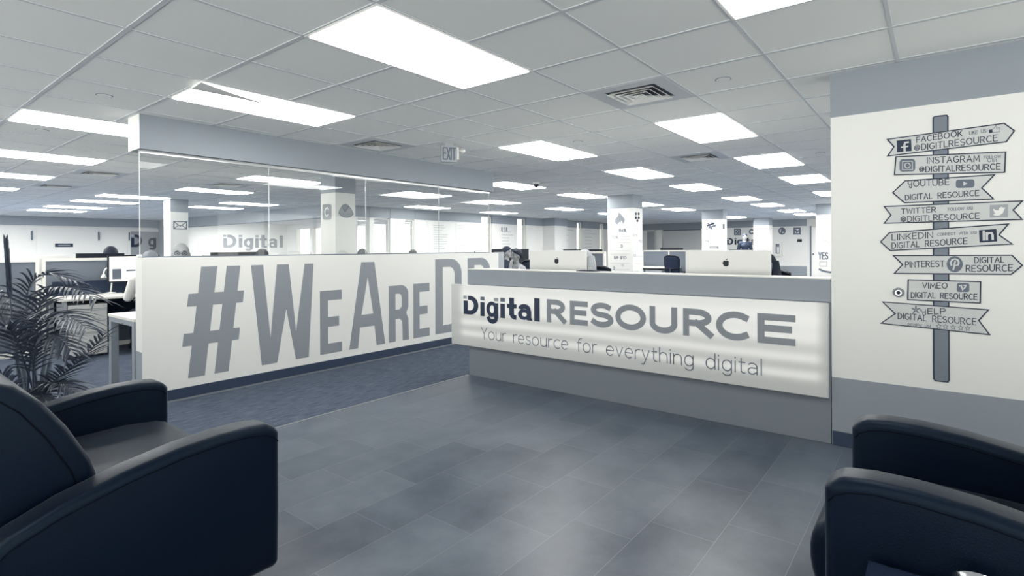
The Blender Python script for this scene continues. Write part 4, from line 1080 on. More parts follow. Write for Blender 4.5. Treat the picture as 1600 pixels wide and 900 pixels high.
    vs, fs, me = evaluated(o); me.name = 'body'; me.materials.clear(); me.materials.append(M['skin'])
    me.polygons.foreach_set('use_smooth', [True] * len(me.polygons))
    body = bpy.data.objects.new('body', me); COL.objects.link(body); body.parent = t; WORLD[body.name] = loc
    # every point of the body belongs to the nearest limb; clothes are the same surface a little further out
    A = np.array([V[i][0] for i, j, k in E]); B = np.array([V[j][0] for i, j, k in E]); RA = np.array([V[i][1] for i, j, k in E]); RB = np.array([V[j][1] for i, j, k in E])
    AB = B - A; LL = (AB ** 2).sum(1)
    u = np.clip(((vs[:, None, :] - A[None]) * AB[None]).sum(2) / LL[None], 0, 1)
    D = np.linalg.norm(vs[:, None, :] - (A[None] + u[..., None] * AB[None]), axis=2) - (RA[None] + u * (RB - RA)[None]) * .85
    kind = np.array([k for i, j, k in E]); near = kind[D.argmin(1)]
    z = vs[:, 2] / s
    near[(near == 'skin') & (z < hz + .495) & (z > hz + .2) & (np.hypot(vs[:, 0], vs[:, 1]) < .19 * s)] = 'shirt'
    near[(near == 'shirt') & (z < hz + .06) & (np.hypot(vs[:, 0], vs[:, 1]) < .2 * s)] = 'trousers'
    near[z > hz + .53] = np.where(near[z > hz + .53] == 'shirt', 'skin', near[z > hz + .53])
    nr = np.empty(len(me.vertices) * 3); me.vertices.foreach_get('normal', nr); nr = nr.reshape(-1, 3)
    for nm, mt, grow in (('shirt', shirt, .011), ('trousers', 'trousers', .009), ('shoe', 'black', .01)):
        sel = near == nm
        for side in ((0,) if nm != 'shoe' else (-1, 1)):
            use = [f for f in fs if sum(sel[i] for i in f) >= 3 and (not side or side * ((-sa) * vs[f[0]][0] + ca * vs[f[0]][1]) > 0)]
            ids = sorted({i for f in use for i in f}); mp_ = {i: n_ for n_, i in enumerate(ids)}
            mb = MB(); mb.add([loc + Vector(vs[i] + nr[i] * grow) for i in ids], [tuple(mp_[i] for i in f) for f in use])
            mb.build(nm, M[mt], t, smooth=True)
    def W(x, y, zz): return loc + Vector(P(x, y, hz + zz))
    MB().tube([W(.012 + .066 * math.cos(a_), .07 * math.sin(a_), .497 - .02 * math.cos(a_)) for a_ in [k * math.pi / 12 for k in range(25)]], .015 * s, 8).build('collar', M[shirt], t, smooth=True)
    for sg in (-1, 1):
        MB().ball(W(.098, sg * .032, .683), (.009 * s, .011 * s, .0065 * s), 10, 6).build('eye', M['ink'], body, smooth=True)
        MB().tube([W(.108, sg * .016, .707), W(.106, sg * .034, .711), W(.092, sg * .05, .704)], .0045 * s, 6).build('eyebrow', M['hair_dark'], body)
    if glasses:
        for sg in (-1, 1):
            MB().tube([W(.118, sg * .034 + .024 * math.cos(a), .683 + .017 * math.sin(a)) for a in [k * math.pi / 6 for k in range(13)]], .003 * s, 6).build('glasses_rim', M['ink'], t)
        MB().tube([W(.12, -.011, .685), W(.122, 0, .688), W(.12, .011, .685)], .0025 * s, 6).build('glasses_bridge', M['ink'], t)
    def cap(r, c, zmin):
        mb = MB(); n, m_ = 36, 12; vx = []
        for j in range(m_ + 1):
            for i in range(n):
                a_ = 2 * math.pi * i / n; front = math.cos(a_)
                low = zmin[0] + (zmin[1] - zmin[0]) * (0.5 + 0.5 * front) ** 1.3 + .07 * math.sin(5 * a_ + 1) * (front > -.3) + .03 * math.sin(11 * a_)
                ph = (math.pi / 2 - low) * j / m_; jt = 1 + .02 * math.sin(9 * a_ + 4 * ph) - (.05 if j == m_ else .015 if j == m_ - 1 else 0)
                vx.append(W(c[0] + r[0] * jt * math.sin(ph) * math.cos(a_), c[1] + r[1] * jt * math.sin(ph) * math.sin(a_), c[2] + r[2] * jt * math.cos(ph)))
        mb.add(vx, [(j * n + i, (j + 1) * n + i, (j + 1) * n + (i + 1) % n, j * n + (i + 1) % n) for j in range(m_) for i in range(n)])
        o = mb.build('hair', M[hair], t, smooth=True)
        so = o.modifiers.new('thick', 'SOLIDIFY'); so.thickness = -.006
    if style == 'short': cap((.106, .087, .108), (.01, 0, .695), (-.72, .52))
    if style == 'long':
        cap((.108, .09, .11), (.01, 0, .695), (-.6, .5))
        for k in range(9):
            a = math.radians(75 + 26.25 * k); x = .085 * math.cos(a); y = .085 * math.sin(a)
            MB().tube([W(.01 + x, y, .73), W(.005 + x * 1.15, y * 1.12, .61), W(.005 + x * 1.3, y * 1.35 + .02 * math.sin(3 * k), .48), W(x * 1.2, y * 1.25, .35)], [.03 * s, .038 * s, .034 * s, .012 * s], 8).build('hair_lock', M[hair], t, smooth=True)
    return t

# ================================================================ OFFICE FURNITURE
def office_chair(loc, yaw, label, zs=1.0):
    loc = Vector(loc); t = thing('office_chair', loc, label, 'office chair', 'dark mesh office chairs')
    ca, sa = math.cos(yaw), math.sin(yaw)
    def W(x, y, z): return loc + Vector((x * ca - y * sa, x * sa + y * ca, z))
    b = MB()
    for k in range(5):
        a = 2 * math.pi * k / 5 + .3
        MB().tube([W(.03 * math.cos(a), .03 * math.sin(a), .11), W(.29 * math.cos(a), .29 * math.sin(a), .075)], [.022, .016], 8).build('base_arm', M['black'], t)
        MB().ball(W(.29 * math.cos(a), .29 * math.sin(a), .03), (.03, .03, .03), 12, 8).build('caster', M['black'], t, smooth=True)
    MB().tube([W(0, 0, .08), W(0, 0, .42)], [.03, .024], 12).build('gas_column', M['metal_grey'], t)
    def slab(pts, th, nrm):
        return pts
    st = MB(); n = 24
    for z, r in ((.42, .2), (.43, .235), (.475, .245), (.495, .21)):
        pass
    prof = [(.42, .2), (.435, .24), (.475, .25), (.495, .2)]
    vs = []; 
    for z, r in prof:
        for i in range(n):
            a = 2 * math.pi * i / n; e = 4; c, s_ = math.cos(a), math.sin(a); q = r / (abs(c) ** e + abs(s_) ** e) ** (1 / e)
            vs.append(W(q * c, q * s_, z))
    fs = [(j * n + i, j * n + (i + 1) % n, (j + 1) * n + (i + 1) % n, (j + 1) * n + i) for j in range(3) for i in range(n)] + [tuple(range(n))[::-1], tuple(range(3 * n, 4 * n))]
    st.add(vs, fs).build('seat', M['dark'], t, smooth=True)
    # back: rounded mesh panel in a frame, with a lumbar bar
    out = [(-.19, .62), (-.215, .8), (-.225, .98), (-.2, 1.05), (-.12, 1.075), (0, 1.08), (.12, 1.075), (.2, 1.05), (.225, .98), (.215, .8), (.19, .62), (.1, .585), (-.1, .585)]
    cx = lambda y, z: -.21 - .09 * max(0, z - .6) + .05 * (y / .22) ** 2
    MB().tube([W(cx(y, z), y, z) for y, z in out + [out[0]]], .016, 8).build('back_frame', M['black'], t, smooth=True)
    mm = MB(); R_, Cc = 8, 8; vs = []
    def edge_y(z):
        return .19 + .035 * min(1, max(0, (z - .62) / .36)) - (.06 if z > 1.04 else 0)
    for j in range(R_ + 1):
        z = .6 + .47 * j / R_
        for i in range(Cc + 1):
            y = (-1 + 2 * i / Cc) * edge_y(z); vs.append(W(cx(y, z), y, z))
    fs = [(j * (Cc + 1) + i, j * (Cc + 1) + i + 1, (j + 1) * (Cc + 1) + i + 1, (j + 1) * (Cc + 1) + i) for j in range(R_) for i in range(Cc)]
    o = mm.add(vs, fs).build('back_mesh', M['dark'], t, smooth=True); so = o.modifiers.new('thick', 'SOLIDIFY'); so.thickness = .006
    MB().tube([W(cx(-.2, .75) - .03, -.19, .75), W(-.26, 0, .73), W(cx(.2, .75) - .03, .19, .75)], .02, 8).build('lumbar_bar', M['black'], t, smooth=True)
    MB().tube([W(-.05, 0, .43), W(-.26, 0, .45), W(-.27, 0, .73)], .022, 8).build('back_support', M['black'], t, smooth=True)
    for sg in (-1, 1):
        MB().tube([W(-.02, sg * .2, .44), W(-.02, sg * .27, .5), W(-.02, sg * .27, .655)], .016, 8).build('armrest_post', M['black'], t)
        MB().box(-.13, .11, -.035, .035, 0, .028).build('armrest', M['black'], t, bevel=0.01)
        ar = [c for c in bpy.data.objects if c.parent == t and c.name.startswith('armrest') and not c.name.startswith('armrest_post')][-1]
        me = ar.data
        for v in me.vertices:
            x, y, z = v.co + loc; q = W(x, y + sg * .27, z + .655); v.co = q - loc
    return t
def partition(p0, p1, h, label, t0=0.0, seams=1, low=0.0, group='white framed cubicle partitions'):
    """free-standing cubicle screen from p0 to p1 (floor points) with white frame and grey fabric panels"""
    p0, p1 = Vector((*p0, 0)), Vector((*p1, 0)); d = (p1 - p0); L = d.length; d.normalize()
    t = thing('cubicle_partition', (p0 + p1) / 2, label, 'partition', group)
    fr = Frame(p0, d, (0, 0, 1)); hw = .025
    def bar(a0, a1, z0, z1): return MB().prism([(a0, z0), (a1, z0), (a1, z1), (a0, z1)], fr, -hw, hw)
    bar(0, L, h - .035, h).build('top_rail', M['laminate'], t)
    bar(0.035, L - .035, 0.0, .06).build('bottom_rail', M['laminate'], t)
    n = seams + 1
    for k in range(n + 1):
        a = L * k / n; a0 = min(max(0, a - .0175), L - .035); bar(a0, a0 + .035, 0, h - .035).build('post', M['laminate'], t)
    for k in range(n):
        a0 = L * k / n + .0175 + (.0175 if k == 0 else 0); a1 = L * (k + 1) / n - .0175 - (.0175 if k == n - 1 else 0)
        MB().prism([(a0, .5), (a1, .5), (a1, h - .035), (a0, h - .035)], fr, -.018, .018).build('fabric_panel', M['panel'], t)
        MB().prism([(a0, .06), (a1, .06), (a1, .5), (a0, .5)], fr, -.018, .018).build('lower_panel', M['panel_dark'], t)
    return t
def desk_(x0, x1, y0, y1, label, h=.72, group='white desks in the cubicles'):
    t = thing('office_desk', ((x0 + x1) / 2, (y0 + y1) / 2, 0), label, 'desk', group)
    MB().box(x0, x1, y0, y1, h - .028, h).build('desk_top', M['laminate'], t, bevel=.003)
    for x in (x0 + .03, x1 - .07):
        for y in (y0 + .03, y1 - .07): MB().box(x, x + .04, y, y + .04, 0, h - .028).build('leg', M['metal_grey'], t)
    MB().box(x0 + .08, x1 - .08, y1 - .05, y1 - .035, .3, h - .03).build('modesty_panel', M['dark'], t)
    return t
def pedestal(x0, x1, y0, y1, h, label, face='-y'):
    t = thing('drawer_pedestal', ((x0 + x1) / 2, (y0 + y1) / 2, 0), label, 'drawer unit', 'three-drawer pedestals')
    MB().box(x0, x1, y0 + .012, y1, .02, h).build('cabinet_body', M['metal_grey'], t, bevel=.003)
    MB().box(x0 + .03, x1 - .03, y0 + .05, y1 - .03, 0, .02).build('plinth', M['black'], t)
    MB().box(x0 + .002, x1 - .002, y0, y0 + .011, h - .055, h - .004).build('lock_rail', M['silver'], t, bevel=.002)
    MB().lathe([(.008, 0), (.008, .006)], (x1 - .04, y0 - .001, h - .03), 10).build('lock', M['chrome'], t)
    zz = [.03, .03 + (h - .09) * .5, .03 + (h - .09) * .76, h - .06]
    for a, b in zip(zz, zz[1:]):
        d = MB().box(x0 + .002, x1 - .002, y0, y0 + .011, a, b - .006).build('drawer', M['silver'], t, bevel=.002)
        MB().box(x0 + .02, x1 - .02, y0 - .004, y0, b - .02, b - .012).build('handle', M['metal_grey'], d)
    return t
def monitor(c, yaw, w, h, zb, desk_z, label, lit=True, mt='black', name='computer_monitor', th=.03, group=None):
    """screen faces the yaw direction; c = floor point below the centre of the screen"""
    c = Vector((*c, 0)); f = Vector((math.cos(yaw), math.sin(yaw), 0)); sx_ = Vector((-f.y, f.x, 0))
    t = thing(name, c + Vector((0, 0, desk_z)), label, 'monitor', group)
    fr = Frame(c, sx_, (0, 0, 1))
    sh = MB().prism([(-w / 2, zb), (w / 2, zb), (w / 2, zb + h), (-w / 2, zb + h)], fr, -th / 2, th / 2)
    sh.build('display_shell', M[mt], t, bevel=.004)
    b = .018 if mt == 'black' else .02
    MB().prism([(-w / 2 + b, zb + b), (w / 2 - b, zb + b), (w / 2 - b, zb + h - b), (-w / 2 + b, zb + h - b)], fr, th / 2, th / 2 + .0015).build('screen', M['screen_white' if lit else 'black'], t)
    if lit and mt == 'black':
        MB().prism([(-w * .42, zb + h * .12), (-w * .25, zb + h * .12), (-w * .25, zb + h * .5), (-w * .42, zb + h * .5)], fr, th / 2 + .0016, th / 2 + .002).build('screen_content', M['ink_mid'], t)
        MB().prism([(-w * .16, zb + h * .4), (w * .02, zb + h * .4), (w * .02, zb + h * .46), (-w * .16, zb + h * .46)], fr, th / 2 + .0016, th / 2 + .002).build('screen_content', M['ink_mid'], t)
    MB().prism([(-.045, desk_z + .012), (.045, desk_z + .012), (.04, zb + h * .4), (-.04, zb + h * .4)], fr, -th / 2 - .03, -th / 2 - .002).build('stand_neck', M[mt if mt != 'black' else 'black'], t)
    MB().prism([(-.11, desk_z), (.11, desk_z), (.11, desk_z + .011), (-.11, desk_z + .011)], fr, -.12, .1).build('stand_foot', M[mt], t, bevel=.004)
    return t, fr, th

# ---------------------------------------------------------------- reception worktop: two all-in-one computers seen from behind
def logo(t, fr, th, z):
    d = -th / 2
    fb = Frame(fr.p(0, z, d), -fr.x, (0, 0, 1))
    R1 = .026
    body = []
    for k in range(48):
        a = 2 * math.pi * k / 48; x = R1 * math.cos(a) * (1.0 if True else 1); y = R1 * 1.05 * math.sin(a)
        if y > 0: y -= .007 * math.exp(-(x / .009) ** 2)          # dip at the top
        if y < 0: y += .004 * math.exp(-(x / .007) ** 2); x *= 1 - .25 * (-y / R1)
        bx = (x - .031) ** 2 + (y - .003) ** 2                     # the bite on the right
        if bx < .0115 ** 2:
            q = .0115 / max(1e-6, math.sqrt(bx)); x = .031 + (x - .031) * q; y = .003 + (y - .003) * q
            x = min(x, .031 - math.sqrt(max(0, .0115 ** 2 - (y - .003) ** 2)))
        body.append((x, y))
    MB().prism(body, fb, .0002, .0015).build('back_emblem', M['black'], t, label='black emblem on the back')
    leaf = [(0, .026), (.004, .036), (.012, .041), (.0125, .034), (.007, .0275)]
    MB().prism(leaf[::-1], fb, .0002, .0015).build('emblem_leaf', M['black'], t)
for Yc, lab in ((2.915, 'silver all-in-one computer with a dark emblem, left of the two on the reception desk'), (1.31, 'silver all-in-one computer with a dark emblem, right of the two on the reception desk')):
    t, fr, th = monitor((4.42, Yc), 0, .655, .46, .81, .735, lab, mt='silver', name='desktop_computer', th=.022, group='computers on the reception desk')
    logo(t, fr, th, 1.165)
p = onX(919, 400, 5.12)
person((5.12, p.y + .04, 0), math.pi, 'person with long fair hair sitting behind the left computer on the reception desk', 'hair_blonde', 'shirt_white', 'long', s=.94)
office_chair((5.15, p.y + .06, 0), math.pi, 'dark office chair of the fair-haired person at the reception desk')
p = onX(1197, 400, 5.12)
person((5.12, p.y, 0), math.pi, 'person with long dark hair sitting behind the right computer on the reception desk', 'hair_dark', 'shirt_dark', 'long', s=.915)
office_chair((5.15, p.y + .06, 0), math.pi, 'dark office chair of the dark-haired person at the reception desk')
p = onX(952, 424, 4.55)
t = thing('tablet', (4.16, 2.42, 1.088), 'thin dark folder lying on the reception counter in front of the flame column', 'folder')
MB().box(4.09, 4.22, 2.32, 2.50, 1.0885, 1.096).build('cover', M['dark'], t, bevel=.002)
t = thing('paper_sheet', (4.15, 3.5, 1.088), 'white sheet of paper on the left end of the reception counter', 'paper')
MB().box(4.085, 4.215, 3.32, 3.62, 1.0885, 1.0905).build('sheet', M['laminate'], t)

# ---------------------------------------------------------------- workstation at the left
desk_(1.68, 3.3, 8.05, 8.74, 'white desk with drawers under it behind the palm', group=None)
pedestal(1.76, 2.15, 8.09, 8.6, .64, 'three-drawer metal pedestal under the desk behind the palm')
partition((1.66, 8.80), (3.5, 8.80), 1.195, 'cubicle partition with a white frame behind the desk at the left', seams=0)
partition((0.0, 8.8), (1.632, 8.8), 1.19, 'grey cubicle partition at the far left edge, behind the framed one', seams=1)
monitor((2.56, 8.5), -math.pi / 2, .60, .36, .87, .72, 'lit screen with a black bezel on the left desk, in front of the seated man')
person((2.50, 7.72, 0), math.radians(82), 'person in a white shirt with grey hair sitting with back turned at the left desk', 'hair_grey', 'shirt_white', 'short', s=.95)
office_chair((2.64, 7.74, 0), math.radians(74), 'black office chair under the person in the white shirt')
t = thing('desk_lamp', (2.16, 8.55, .72), 'white gooseneck desk lamp left of the lit screen', 'lamp')
gq = onY(162, 441, 8.5)
MB().lathe([(.06, 0), (.06, .015), (.015, .022)], (gq.x + .1, 8.6, .72), 16).build('lamp_base', M['white'], t)
MB().tube(bez([(gq.x + .1, 8.6, .735), (gq.x + .16, 8.6, 1.13), (gq.x + .02, 8.55, 1.1), (gq.x, 8.5, .99)], 14), .009, 8).build('gooseneck', M['white'], t, smooth=True)
MB().lathe([(.034, -.03), (.012, .02)], (gq.x, 8.5, .97), 14).build('lamp_head', M['white'], t, smooth=True)
MB().box(1.75, 2.6, 8.70, 8.745, .722, .9).build('desk_tray', M['dark'], thing('desk_shelf', (2.2, 8.7, .72), 'low dark shelf along the back of the left desk', 'shelf'))
monitor((2.35, 9.12), math.pi / 2, .55, .36, .895, .72, 'dark screen showing just above the framed partition at the left', lit=False)
desk_(1.7, 3.3, 8.86, 9.38, 'white desk behind the framed partition at the left')
hq = onY(175, 386, 9.72)
person((hq.x, 9.78, 0), math.radians(75), 'dark-haired person whose head shows above the framed partition at the left', 'hair_dark', 'shirt_white', 'short', s=1.0)
office_chair((hq.x, 9.78, 0), math.radians(75), 'black office chair of the person behind the framed partition')
monitor((1.84, 9.12), math.pi / 2, .34, .34, .895, .72, 'pale backed screen beside the dark one above the framed partition', lit=True, mt='silver')

# ---------------------------------------------------------------- people and partitions behind the glass
q = atd(283, 380, 5.95)
person((q.x, q.y, 0), math.radians(-112), 'balding person in glasses sitting right behind the half wall below the envelope column', 'hair_grey', 'shirt_white', 'bald', s=1.02, glasses=True)
office_chair((q.x + .02, q.y + .04, 0), math.radians(-112), 'black office chair of the balding person')
q = atd(410, 389, 7.5)
person((q.x, q.y, 0), math.radians(70), 'dark-haired person behind the half wall below the grey word on the far wall', 'hair_dark', 'shirt_white', 'short', s=.962)
office_chair((q.x, q.y - .02, 0), math.radians(70), 'black office chair below the grey word on the far wall')
monitor((q.x - .02, q.y + .75), -math.pi / 2, .7, .36, .9, .72, 'wide dark screen beyond the dark-haired person below the grey word on the far wall', lit=False)
desk_(q.x - .38, q.x + .9, q.y + .5, q.y + 1.15, 'white desk beyond the person below the grey word on the far wall')
partition((3.75, 9.3), (5.3, 9.3), 1.215, 'long cubicle partition behind the half wall under the letter C column', seams=2)
q = atd(566, 390, 10)
person((q.x, q.y, 0), math.radians(60), 'dark-haired person just right of the letter C column behind the glass', 'hair_dark', 'shirt_dark', 'short', s=.962)
office_chair((q.x, q.y, 0), math.radians(60), 'black office chair right of the letter C column')
q = atd(645, 391, 10.5)
person((q.x, q.y, 0), math.radians(40), 'dark-haired person behind the third glass pane, in front of the printed wall', 'hair_dark', 'shirt_dark', 'short', s=.945)
office_chair((q.x, q.y, 0), math.radians(40), 'black office chair behind the third glass pane')
partition((5.4, 9.55), (8.4, 9.55), 1.21, 'long cubicle partition behind the third and fourth glass panes', seams=2)
q = onY(758, 392, 9.0)
monitor((q.x, 9.2), -math.pi / 2, .36, .3, .94, .72, 'small white screen with black rim showing above the end of the half wall')
desk_(q.x - .8, q.x + .5, 8.85, 9.45, 'white desk under the small white screen near the end of the half wall')
t = thing('end_panel', (6.45, 5.2, 0), 'pale upright panel just beyond the right end of the half wall', 'panel')
MB().prism([(0, 0), (.19, 0), (.19, 1.238), (0, 1.238)], Frame((6.235, 5.24, 0), (.985, -.17, 0), (0, 0, 1)), -.03, 0).build('panel_board', M['metal_grey'], t)

# two colleagues past the end of the wall
q = atd(808, 389, 9.4)
person((q.x, q.y, 0), math.radians(160), 'dark-haired person in a patterned pale shirt resting chin on hand, left of the reception computers', 'hair_dark', 'shirt_pattern', 'short', s=.952, hand_up=True)
office_chair((q.x + .05, q.y, 0), math.radians(160), 'black office chair of the person with chin on hand')
q = atd(791, 386, 11.2)
person((q.x, q.y, 0), math.radians(-75), 'person in a dark top just behind the one with chin on hand', 'hair_dark', 'shirt_dark', 'short', s=.985)
office_chair((q.x, q.y + .05, 0), math.radians(-75), 'black office chair of the person in the dark top')
monitor((9.6, 7.6), math.radians(-120), .9, .4, .88, .72, 'long dark screen behind the person with chin on hand', lit=False)
desk_(8.9, 10.3, 7.3, 7.95, 'white desk with a long dark screen far behind the reception desk')
partition((8.0, 4.32), (8.0, 5.5), 1.235, 'cubicle partition beside the flame column, right of the left computer', seams=0)
monitor((8.9, 5.3), math.radians(180), .85, .38, .89, .72, 'dark screen above the partition right of the left computer', lit=False)
desk_(8.45, 9.25, 4.7, 6.0, 'white desk behind the partition right of the left computer')

# cubicle right of the flame column
partition((15.2, 6.95), (15.2, 5.3), 1.215, 'cubicle partition between the flame column and the right computer', seams=1)
desk_(14.35, 15.12, 5.75, 6.9, 'white desk in front of the cubicle right of the flame column', h=.74)
pedestal(14.38, 14.8, 6.02, 6.5, .66, 'drawer pedestal under the desk right of the flame column')
pedestal(14.38, 14.8, 6.55, 6.88, .66, 'second drawer pedestal under the desk right of the flame column, the further left')
office_chair((13.9, 5.42, 0), math.radians(-10), 'empty dark mesh office chair in the cubicle right of the flame column')
monitor((15.7, 6.25), math.radians(180), .7, .36, .92, .72, 'dark screen edge above the cubicle right of the flame column', lit=False)
desk_(15.35, 16.1, 5.75, 6.9, 'white desk behind the cubicle right of the flame column')

# ---------------------------------------------------------------- far walls: lettering, blinds, fittings
def digital_word(name, fr, x0, z0, W, H, mt, mt2, label, letters='Digital'):
    t = thing(name, fr.p(x0, z0), label, 'wall sign')
    k = W / 4.9
    w = .21 * k; adv = []
    # letter boxes in units of k
    spec = dict(D=(0, .98), i=(1.16, .27), g=(1.54, .78), i2=(2.46, .27), t=(2.82, .6), a=(3.5, .82), l=(4.5, .3))
    b = H * 1.0; xh = H * .76; hw = .27 * k
    def put(ls, m_=mt, nm='letter'):
        mb = MB()
        for n_, l in enumerate(ls): mb.prism(l, fr, .001, .012 + .002 * n_)
        mb.build(nm, M[m_], t)
    def rc_(x, w_, a, c): return [(x0 + x * k, z0 + a), (x0 + (x + w_) * k, z0 + a), (x0 + (x + w_) * k, z0 + c), (x0 + x * k, z0 + c)]
    def el(cx, cz, rx, rz, n=20): return arc(x0 + cx * k, z0 + cz, rx * k, rz, 0, 360, n)[:-1]
    if 'D' in letters:
        cz = z0 + b / 2
        put([[(x0, z0), (x0 + .42 * k, z0)] + arc(x0 + .42 * k, cz, .56 * k, b / 2, -90, 90, 14) + [(x0 + .3 * k, z0 + b), (x0 + .3 * k, z0 + b * .79), (x0 + .42 * k, z0 + b * .79)] + arc(x0 + .42 * k, cz, .29 * k, b * .29, 90, -90, 10) + [(x0 + .27 * k, z0 + b * .21), (x0 + .27 * k, z0 + b * .74), (x0, z0 + b * .74)]])
        put([rc_(-.02, .24, b * .83, b)], mt2, 'letter_square')
    if 'i' in letters:
        for x in (1.16, 2.46):
            if x > 2 and len(letters) < 7: continue
            put([rc_(x, .27, 0, xh)]); put([rc_(x, .27, b * .83, b)], mt2, 'letter_square')
    if 'g' in letters:
        put([[el(1.9, xh * .5, .36, xh * .48), el(1.92, xh * .5, .15, xh * .25)], rc_(2.04, .26, -.02, xh), [(x0 + 1.62 * k, z0 - b * .1), (x0 + 1.75 * k, z0 - b * .22), (x0 + 2.0 * k, z0 - b * .24), (x0 + 2.2 * k, z0 - b * .16), (x0 + 2.3 * k, z0), (x0 + 2.04 * k, z0), (x0 + 1.98 * k, z0 - b * .07), (x0 + 1.82 * k, z0 - b * .05)]])
    if 't' in letters: put([rc_(2.96, .27, b * .02, b * 1.02), rc_(2.82, .58, xh * .76, xh), rc_(3.1, .3, 0, b * .16)])
    if 'a' in letters: put([[el(3.86, xh * .3, .36, xh * .3), el(3.9, xh * .3, .15, xh * .12)], rc_(4.0, .26, 0, xh * .86), [(x0 + 3.56 * k, z0 + xh * .72), (x0 + 3.7 * k, z0 + xh * .95), (x0 + 4.0 * k, z0 + xh), (x0 + 4.24 * k, z0 + xh * .86), (x0 + 4.1 * k, z0 + xh * .7), (x0 + 3.82 * k, z0 + xh * .76), (x0 + 3.74 * k, z0 + xh * .68)]])
    if 'l' in letters: put([rc_(4.5, .27, 0, b)])
    return t
fb_ = Frame((0, BW - .001, 0), (1, 0, 0), (0, 0, 1))
a = onY(349, 387.2, BW); c_ = onY(444, 366.5, BW)
digital_word('wall_word', fb_, a.x, a.z, (c_.x - a.x) * 1.0, onY(349, 366.6, BW).z - a.z, 'vinyl', 'ink_pale', 'grey seven-letter word on the far white wall, seen through the glass')
fx_ = Frame((FX - .001, 0, 0), (0, -1, 0), (0, 0, 1))
a = onX(1136, 382.5, FX); c_ = onX(1176, 383, FX)
digital_word('wall_word', fx_, -a.y, a.z, (-c_.y + a.y) * 1.28, onX(1136, 372, FX).z - a.z, 'ink', 'ink_mid', 'dark word on the far end wall behind the hash column')
fr = Frame((FX - .001, 0, 0), (0, -1, 0), (0, 0, 1))
def far_px(pts): return [(-(onX(u, v, FX)).y, onX(u, v, FX).z) for u, v in pts]
def far_icon(name, label, strokes, w=.06, mt='ink_mid', cat='wall symbol', loops=()):
    p0 = strokes[0][0] if strokes else loops[0][0]
    q = onX(p0[0], p0[1], FX); t = thing(name, (FX - .001, q.y, q.z), label, cat)
    mb = MB()
    for n_, s_ in enumerate(strokes): mb.ribbon(far_px(s_), w, fr, .003 + .001 * n_, closed=(len(s_) > 3 and s_[0] == s_[-1]))
    for l in loops: mb.prism(far_px(l)[::-1], fr, .001, .006)
    mb.build('symbol', M[mt], t); return t
def ring(u, v, r, n=16): return [(u + r * math.cos(2 * math.pi * i / n), v + r * math.sin(2 * math.pi * i / n)) for i in range(n + 1)]
def sq(u, v, r, k=.8): return [(u - r, v - r), (u + r, v - r), (u + r, v + r), (u - r, v + r), (u - r, v - r)]
far_icon('wall_symbol', 'round ringed symbol on the far end wall above the extinguisher cabinet', [ring(1222, 361, 4.6), [(1221, 363.5), (1221.6, 359), (1223.6, 358.8), (1223.8, 361), (1221.6, 361.4)]])
far_icon('wall_symbol', 'square framed bird symbol on the far end wall above the dark plate', [sq(1245.4, 361, 4.4), [(1243.5, 359.5), (1245, 362.5), (1247.5, 360.5)]])
far_icon('wall_symbol', 'square camera symbol on the far end wall above the dark word', [sq(1152.3, 362.3, 4.2), ring(1152.3, 362.3, 2.0, 10)])
far_icon('wall_symbol', 'round open symbol on the far end wall beside the column', [[(1177, 359.6), (1174, 358.6), (1171.5, 360.5), (1171.4, 363.5), (1174, 365.5), (1177, 364.4)]])
far_icon('wall_plate', 'small dark plate on the far end wall below the bird symbol', [], mt='black', cat='sign plate', loops=[[(1245.8, 373.6), (1253, 373.6), (1253, 378), (1245.8, 378)]])
far_icon('wall_shelf', 'long thin dark ledge on the far end wall under the dark word', [], mt='ink_mid', cat='ledge', loops=[[(1139, 389.3), (1175, 389.6), (1175, 391.2), (1139, 391)]])
q = onX(1210.5, 400, FX); q2 = onX(1222.5, 378, FX)
t = thing('extinguisher_cabinet', (FX - .06, (q.y + q2.y) / 2, q.z), 'white extinguisher cabinet with a dark window on the far end wall', 'cabinet')
MB().box(FX - .12, FX - .002, q2.y, q.y, q.z, q2.z).build('cabinet_box', M['white'], t, bevel=.01)
MB().box(FX - .126, FX - .1205, q2.y + .09, q.y - .06, q.z + .1, q2.z - .08).build('cabinet_window', M['ink_mid'], t)
MB().tube([(FX - .13, (q.y + q2.y) / 2, q.z + .12), (FX - .13, (q.y + q2.y) / 2, q.z + .38)], .045, 10).build('extinguisher', M['white'], t, smooth=True)
t = thing('waste_bin', (23.2, 4.75, 0), 'small dark bin standing before the far end wall', 'bin')
MB().lathe([(.15, 0), (.19, .33), (.2, .34), (.17, .335)], (23.2, 4.75, 0), 18).build('bin_body', M['dark'], t, smooth=True)
person((21.6, 5.72, 0), math.radians(200), 'person in dark clothes walking past the dark word on the far end wall', 'hair_dark', 'shirt_dark', 'short', seated=False, s=1.02, voxel=.012)

